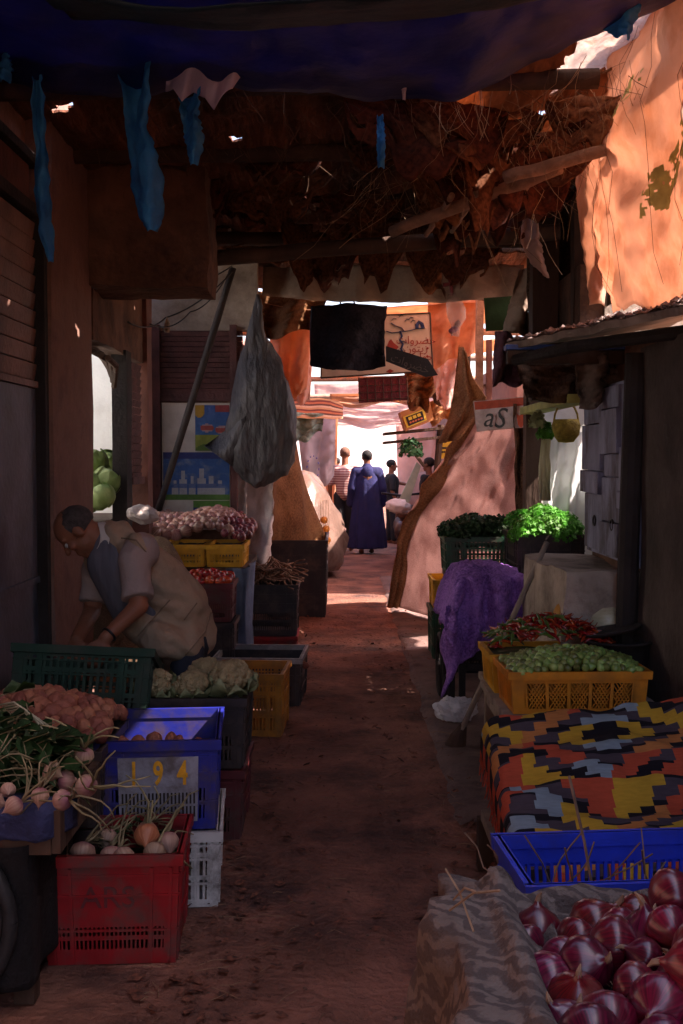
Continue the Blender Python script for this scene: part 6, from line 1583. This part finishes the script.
def hang(label, corners, Y, m, seed, name='hanging_sacking', cat='sacking'):
    (x0, y0), (x1, y1), (x2, y2), (x3, y3) = corners
    def fn(u, v):
        x = (x0 + (x1 - x0) * u) * (1 - v) + (x3 + (x2 - x3) * u) * v; y = (y0 + (y1 - y0) * u) * (1 - v) + (y3 + (y2 - y3) * u) * v + 3 * math.sin(u * 9 + seed) * v
        p = P(x, y, Y); p.y += .07 * math.sin(u * 10 + seed + v * 2) + .08 * fb(u * 3, v * 4, seed); return p
    return MB().surf(fn, 30, 36, .006).build(name, m, smooth=True, label=label, cat=cat)
hang('dark sacking draped between the timber posts above the awning', ((528, 205), (592, 188), (598, 300), (530, 335)), 7.5, m_dsack, 1)
hang('bunched dark sacking under the awning beam', ((508, 352), (600, 356), (598, 402), (526, 400)), 6.75, m_dsack, 4)
hang('torn sacking and old paper hanging over the top of the blue doors', ((574, 352), (628, 356), (622, 402), (582, 408)), 5.95, mat('old_grey_paper', (.16, .12, .105), .95, .5, 9, .8, 30), 6)
hang('purplish dark cloth hanging at the left end of the awning beam', ((497, 330), (526, 340), (524, 386), (492, 384)), 8.3, mat('plum_cloth', (.09, .03, .045), .95, .4, 12, .6), 8)
hang('dark rolled cloth hanging behind the greens shop post', ((512, 404), (534, 404), (530, 500), (516, 520)), 8.9, m_dsack, 11)
# sunlit rags and sheets in the gap on the left
hang('orange lit rag hanging just behind the grey sack', ((268, 318), (312, 312), (306, 392), (276, 402)), 11.2, m_orange_t, 2, 'hanging_rag', 'rag')
hang('pale pink rag lit through, left of the black mat', ((288, 352), (312, 350), (310, 402), (292, 404)), 12.0, m_pink_t, 3, 'hanging_rag', 'rag')
hang('brown torn sheet closing the roof gap left of the signs', ((255, 292), (330, 288), (318, 328), (262, 340)), 10.9, m_bcover, 5, 'hanging_rag', 'rag')
hang('orange brown sheet hanging behind the bag of bulbs', ((428, 296), (482, 290), (474, 352), (432, 368)), 11.0, m_orange_t, 7, 'hanging_rag', 'rag')
hang('pale lilac sheet hanging right of the signboard', ((432, 362), (460, 350), (452, 412), (436, 400)), 11.8, m_pink_t, 9, 'hanging_rag', 'rag')
hang('dim brown curtain strip hung right behind the signboard', ((404, 372), (432, 366), (428, 410), (408, 408)), 12.6, m_bcover, 12, 'hanging_rag', 'rag')
# striped awning, printed sheet, green bundle on the left
m_aw = attr_mat('striped_awning_cloth', 'pattern', .9, .3, 60, .35)
def awn(u, v):
    x = 292 + 51 * u; y = (398 + 1 * u) + 20 * v + (6 * max(0, u - .75) * 4 * (1 - v) ** 1.0); p = P(x, y, 15.5 - .8 * v); p.z += .005 * math.sin(u * 14); return p
ao = MB().surf(awn, 24, 22).build('striped_awning', m_aw, smooth=True, label='small brown and red striped awning in the glare on the left', cat='awning', recalc=False)
face_colors(ao, lambda i: ((.55, .30, .16), (.18, .05, .04), (.5, .16, .08), (.12, .05, .04), (.62, .42, .30))[(i // 24) // 2 % 5])
m_print = mat('printed_sheet', (.62, .54, .56), .85, .12, 3, .5, 14, transl=.3)
po_ = hang('white sheet with faint blue printing hung on the left in the glare', ((297, 425), (336, 414), (334, 478), (306, 496)), 16.5, m_print, 14, 'printed_sheet', 'sheet')
b = MB()
for k in range(12):
    a = k / 12 * 6.28; b.tube([P(313 + 6 * math.cos(a + j * .2), 468 + 12 * math.sin(a + j * .2), 16.35) for j in range(2)], .012, 5)
b.build('printing', mat('blue_print', (.22, .20, .42), .8, .2, 9, 0), po_)
gb = hang('green and white cloth looped under the striped awning', ((291, 412), (324, 414), (322, 432), (293, 446)), 14.8, mat('green_white_cloth', (.30, .40, .34), .9, .5, 9, .5, transl=.3), 16, 'looped_cloth', 'cloth')
def heap_cover(label, c, r, m, seed):
    b = MB(); b.ell((0, 0, 0), r, None, 40, 24)
    for v in b.bm.verts: v.co += noise.noise_vector(v.co * 2.4 + Vector((seed, 0, 0))) * .16 + noise.noise_vector(v.co * 9) * .03; v.co.z = max(v.co.z, -r[2] * .35)
    bmesh.ops.translate(b.bm, vec=Vector(c), verts=b.bm.verts); return b.build('covered_heap', m, smooth=True, label=label, cat='heap')
m_bfilm = mat('brown_plastic_cover', (.16, .10, .08), .35, .3, 5, .6, 14, transl=.1)
heap_cover('stall heap under a shiny brown plastic cover on the left', (-.60, 15.2, .42), (.62, 1.1, .95), m_bfilm, 2)
b = MB(); b.ell((0, 0, 0), (.05, .05, .047), None, 14, 10); om = b.build('orange', mat('orange_peel', (.65, .24, .03), .5, .15, 30, .3, 120), smooth=True, world=False); tag(om, None, 'orange')
for i, (x, y) in enumerate(((324, 520), (326, 529), (323, 536), (327, 540))):
    o = om if i == 0 else copy_tree(om); o.location = P(x, y, 13.6); o['label'] = 'orange hanging in a net at the edge of the brown cover'; o['group'] = 'oranges in the net'
b = MB()
for k in range(6):
    b.tube([P(321 + k * 1.4, 500, 13.6), P(320 + k * 1.8, 522, 13.56), P(322 + k * 1.2, 545, 13.58)], .003, 4)
b.build('fruit_net', m_straw, label='string net holding oranges beside the brown cover', cat='net')
# right: box on a rack, green bundle, yellow sign, scooter
rk = thing('wall_rack', 'dark wooden rack of shelves above the far right stall', 'rack', P(414, 460, 13.2))
b = MB()
for y in (432, 441): a, c = P(384, y + 3, 13.1), P(446, y - 3, 13.1); b.prism([a, c, c + Vector((0, 0, .03)), a + Vector((0, 0, .03))], (0, .5, 0))
b.build('shelf', m_darkwood, rk)
b = MB(); b.tube([P(441, 425, 13.2), P(436, 480, 13.2), P(440, 600, 13.2)], .04, 8); b.tube([P(408, 445, 13.1), P(424, 466, 13.1)], .02, 6); b.build('bracket', m_darkwood, rk)
bx = thing('cardboard_box', 'orange brown cardboard box with a yellow and black label on the rack', 'box', P(424, 430, 13.0))
m_card = mat('cardboard', (.40, .17, .06), .85, .2, 5, .3)
cx_ = [P(400, 412, 12.9), P(430, 401, 12.9), P(434, 420, 12.9), P(406, 431, 12.9)]
b = MB(); b.prism(cx_, (.0, .5, 0)); b.build('carton', m_card, bx)
lb_ = [P(403, 417, 12.89), P(424, 409, 12.89), P(427, 420, 12.89), P(407, 428, 12.89)]
b = MB(); b.prism(lb_, (0, .008, 0)); lab = b.build('label_panel', mat('yellow_label', (.62, .42, .05), .7, .1, 9, 0), bx)
cen = sum((Vector(p) for p in lb_), Vector()) / 4
b = MB(); b.prism([Vector(p).lerp(cen, .2) + Vector((0, -.004, 0)) for p in lb_], (0, .003, 0)); b.build('label_field', m_dark, lab)
tl = math.atan2((lb_[1] - lb_[0]).z, (lb_[1] - lb_[0]).x)
RM = Matrix.Rotation(tl, 4, 'Z')
b = MB()
for k in range(3): b.box(cen + (Matrix.Rotation(-tl, 4, 'Y') @ Vector(((k - 1) * .055, -.008, .022))), (.042, .003, .036), Euler((0, -tl, 0)))
b.build('lettering', mat('label_yellow', (.62, .42, .05), .7, .1, 9, 0), lab)
b = MB()
for k in range(5): b.box(cen + (Matrix.Rotation(-tl, 4, 'Y') @ Vector(((k - 2) * .034, -.008, -.024))), (.024, .003, .02), Euler((0, -tl, 0)))
b.build('lettering', mat('label_red', (.5, .12, .05), .7, .1, 9, 0), lab)
hang('crumpled orange brown wrapping paper behind the cardboard box', ((424, 404), (458, 392), (462, 418), (432, 424)), 12.95, mat('wrapping_paper', (.48, .22, .09), .8, .25, 6, .8, 16, transl=.3), 20, 'wrapping_paper', 'paper')
gbn = bunch(300, .15, .12, .19, .03, False, 31).build('leaf_bundle', mat('mint_green', (.035, .14, .05), .55, .5, 14, .3, transl=.2), world=False, label='round green leaf bundle hung from the rack on the right', cat='herbs'); gbn.location = P(411, 454, 13.0)
ys = thing('yellow_sign', 'yellow board partly hidden by the burlap on the right', 'sign', P(446, 458, 13.4))
b = MB(); b.prism([P(438, 441, 13.4), P(454, 439, 13.4), P(454, 458, 13.4), P(438, 459, 13.4)], (0, .02, 0)); b.build('board', mat('bright_yellow', (.72, .42, .03), .6, .1, 6, .1), ys)
b = MB(); b.box(P(445, 448, 13.395), (.10, .004, .022)); b.box(P(443, 452, 13.395), (.06, .004, .02)); b.build('lettering', m_dark, ys)
scx = thing('parked_scooter', 'parked motor scooter with a dark padded seat on the right', 'scooter', (P(405, 520, 16.2).x, 16.2, 0), 0)
m_body = mat('scooter_paint', (.06, .03, .035), .35, .2, 6, .1); cx0 = P(405, 520, 16.2).x
def W_(x, y, z): return Vector((cx0 + x, 16.2 + y, z))
b = MB(); b.cap(W_(0, -.25, .80), W_(0, .35, .80), .15, .13); [setattr(v.co, 'z', .80 + (v.co.z - .80) * .6) for v in b.bm.verts]; b.build('seat', mat('worn_leather', (.10, .05, .04), .4, .3, 9, .3), scx, smooth=True)
b = MB(); b.cap(W_(0, -.35, .55), W_(0, .3, .6), .17, .16); b.cap(W_(0, .3, .4), W_(0, .75, .42), .1, .1); b.cap(W_(0, .75, .42), W_(0, .82, .95), .12, .09); b.build('body', m_body, scx, smooth=True)
for y in (-.42, .95):
    b = MB(); b.tube([W_(0, y + .21 * math.cos(k * math.pi / 12), .27 + .21 * math.sin(k * math.pi / 12)) for k in range(25)], .055, 8, False); b.build('wheel', m_dark, scx, smooth=True)
b = MB(); b.tube([W_(-.32, .72, 1.06), W_(0, .8, 1.02), W_(.32, .72, 1.06)], .018, 8); b.build('handlebar', m_iron, scx, smooth=True)
b = MB(); b.ell(W_(0, -.52, .66), (.05, .03, .035)); b.build('tail_light', mat('tail_light_red', (.4, .02, .02), .2, .1, 5, 0), scx, smooth=True)
b = MB(); b.ell((0, 0, 0), (.17, .14, .10), None, 24, 16, .25, 2.5); bmesh.ops.translate(b.bm, vec=P(398, 506, 15.6), verts=b.bm.verts)
b.build('white_sack', mat('white_sack_cloth', (.6, .55, .56), .8, .15, 6, .4), smooth=True, label='small white sack resting before the scooter seat', cat='sack')
b = MB(); b.prism([P(399, 500, 16.9), P(417, 462, 16.9), P(421, 466, 16.9), P(406, 512, 16.9)], (0, .1, 0)); b.build('leaning_board', mat('pale_green_board', (.34, .42, .32), .8, .2, 6, .2), label='pale green board leaning between the boy and the rack', cat='board')
def far_stall(name, label, x0, x1, y0, y1, h, m, seed):
    t = thing(name, label, 'stall', ((x0 + x1) / 2, (y0 + y1) / 2, 0)); b = MB(); b.box2((x0, y0, h - .06), (x1, y1, h)); b.build('counter', m_darkwood, t)
    b = MB(); b.surf(lambda u, v: Vector((x0 - .02 + (x1 - x0 + .04) * u, y0 - .02 + .02 * math.sin(u * 20), .05 + (h - .08) * v)), 20, 6); b.build('skirt', m, t, smooth=True)
    sx = x1 if x1 < 0.3 else x0; b = MB(); b.surf(lambda u, v: Vector((sx + .02 * math.sin(u * 22), y0 + (y1 - y0) * u, .05 + (h - .08) * v)), 20, 6); b.build('skirt', m, t, smooth=True)
    return t
far_stall('far_stall', 'low stall with a dark red skirt behind the scooter', 1.15, 1.9, 17.2, 19.6, .78, m_rgrid, 1)
far_stall('far_stall', 'low stall with a brown skirt beyond the covered heap', -1.4, -.25, 17.0, 20.5, .72, m_bcover, 2)
far_stall('far_stall', 'low stall with a pale skirt far beyond the boy', 1.3, 2.3, 22, 25, .8, m_pink_t, 3)
heap_cover('pale pink covered heap on the far right stall', (1.5, 18.4, .95), (.35, .9, .35), m_pink_t, 5)
heap_cover('dark heap of goods on the far left stall', (-.8, 18.8, .85), (.5, 1.2, .35), m_dsack, 8)
hang('scalloped pale pink sheet strung across the far glare', ((318, 404), (412, 404), (410, 428), (322, 424)), 23, m_pink_t, 22, 'far_sheet', 'sheet')
hang('brown striped sheet strung across the alley above the striped awning', ((330, 394), (420, 392), (420, 404), (330, 406)), 18.5, m_orange_t, 24, 'far_sheet', 'sheet')
m_straw_d2 = mat('trodden_straw', (.22, .13, .075), .95, .4, 60, 0)
# litter on the floor: straw, leaf scraps, crumbs
rn = random.Random(11); b = MB()
for k in range(330):
    y = 2.2 + 9 * rn.random() ** 1.5; x = rn.uniform(-.62, .62) if rn.random() < .6 else rn.choice((-1, 1)) * rn.uniform(.3, .7); p = Vector((x, y, gz(x, y) + .012 + (.018 if x > .5 else 0)))
    a = rn.uniform(0, 6.28); l = rn.uniform(.008, .06); d = Vector((math.cos(a), math.sin(a), 0)); b.tube([p - d * l, p + Vector((0, 0, .004)) + Vector((-d.y, d.x, 0)) * rn.gauss(0, .008), p + d * l], rn.uniform(.0007, .0016), 3)
b.build('straw_litter', m_straw_d2, kind='stuff', label='bits of straw trodden on the alley floor', recalc=False)
b = MB()
for k in range(2200):
    y = 2.2 + 9 * rn.random() ** 1.4; e = rn.gauss(0, .22); x = (-.38 if rn.random() < .7 else .35) + e * .7; p = Vector((x, y, gz(x, y) + .014 + (.018 if x > .5 else 0)))
    if x < -.75 or x > .75: continue
    a = rn.uniform(0, 6.28); l = rn.choice((.004, .008, .014, .028)) * rn.uniform(.8, 1.2); d = Vector((math.cos(a), math.sin(a), rn.gauss(0, .25))) * l; s_ = Vector((-math.sin(a), math.cos(a), rn.gauss(0, .25))) * l * rn.uniform(.3, .8)
    b.bm.faces.new([b.bm.verts.new(q) for q in (p - d, p - s_ * .8, p + d, p + s_)])
b.build('leaf_litter', mat('leaf_scraps', (.05, .025, .02), .9, .6, 60, 0, hue_to=(.24, .085, .05)), kind='stuff', label='trodden leaf scraps and onion skins on the alley floor', recalc=False)

hang('large pale pink sheet hung high across the far end of the alley', ((314, 384), (450, 380), (448, 418), (316, 424)), 25, m_pink_t, 31, 'far_sheet', 'sheet')
hang('orange sheet hanging at the far left beyond the printed sheet', ((318, 420), (338, 418), (336, 500), (320, 505)), 22, m_orange_t, 32, 'far_sheet', 'sheet')
hang('pink sheet hanging behind the boy on the far right', ((396, 425), (436, 420), (436, 500), (399, 505)), 23.5, m_pink_t, 33, 'far_sheet', 'sheet')
hang('brown netting sagging between the signboard and the rack', ((404, 378), (446, 366), (440, 392), (410, 402)), 12.2, m_bcover, 34, 'hanging_rag', 'rag')
hang('dark brown cloth hung at the top of the gap beside the canvas sheet', ((440, 270), (530, 262), (528, 300), (446, 296)), 9.9, m_bcover, 35, 'hanging_rag', 'rag')
for k, (x, y, Y, lb) in enumerate(((300, 372, 13.2, 'brown bundle hung in the glare left of the signs'), (440, 392, 12.4, 'dark bundle hanging beside the burlap peak'), (418, 392, 14.0, 'small dark bundle hanging behind the cardboard box'))):
    b = MB(); b.tube([P(x, y - 22, Y), P(x, y - 12, Y), P(x, y, Y), P(x + 1, y + 10, Y), P(x, y + 14, Y)], [.01, .05, .10, .08, .02], 12)
    for v in b.bm.verts: v.co += noise.noise_vector(v.co * 9) * .03
    b.build('hanging_bundle', m_dsack, smooth=True, label=lb, cat='bundle')

b = MB()
for k in range(700):
    y = 2.2 + 9 * rn.random() ** 1.4; x = rn.uniform(-.75, .75); r = rn.choice((.002, .003, .004, .007)) * rn.uniform(.7, 1.4)
    b.chip((x, y, gz(x, y) + r * .4 + (.018 if x > .52 else 0)), (r * 1.3, r, r * .7), jit(3))
b.build('grit', mat('grit_stone', (.15, .08, .055), .95, .5, 90, 0), kind='stuff', label='small stones and clods trodden on the alley floor')
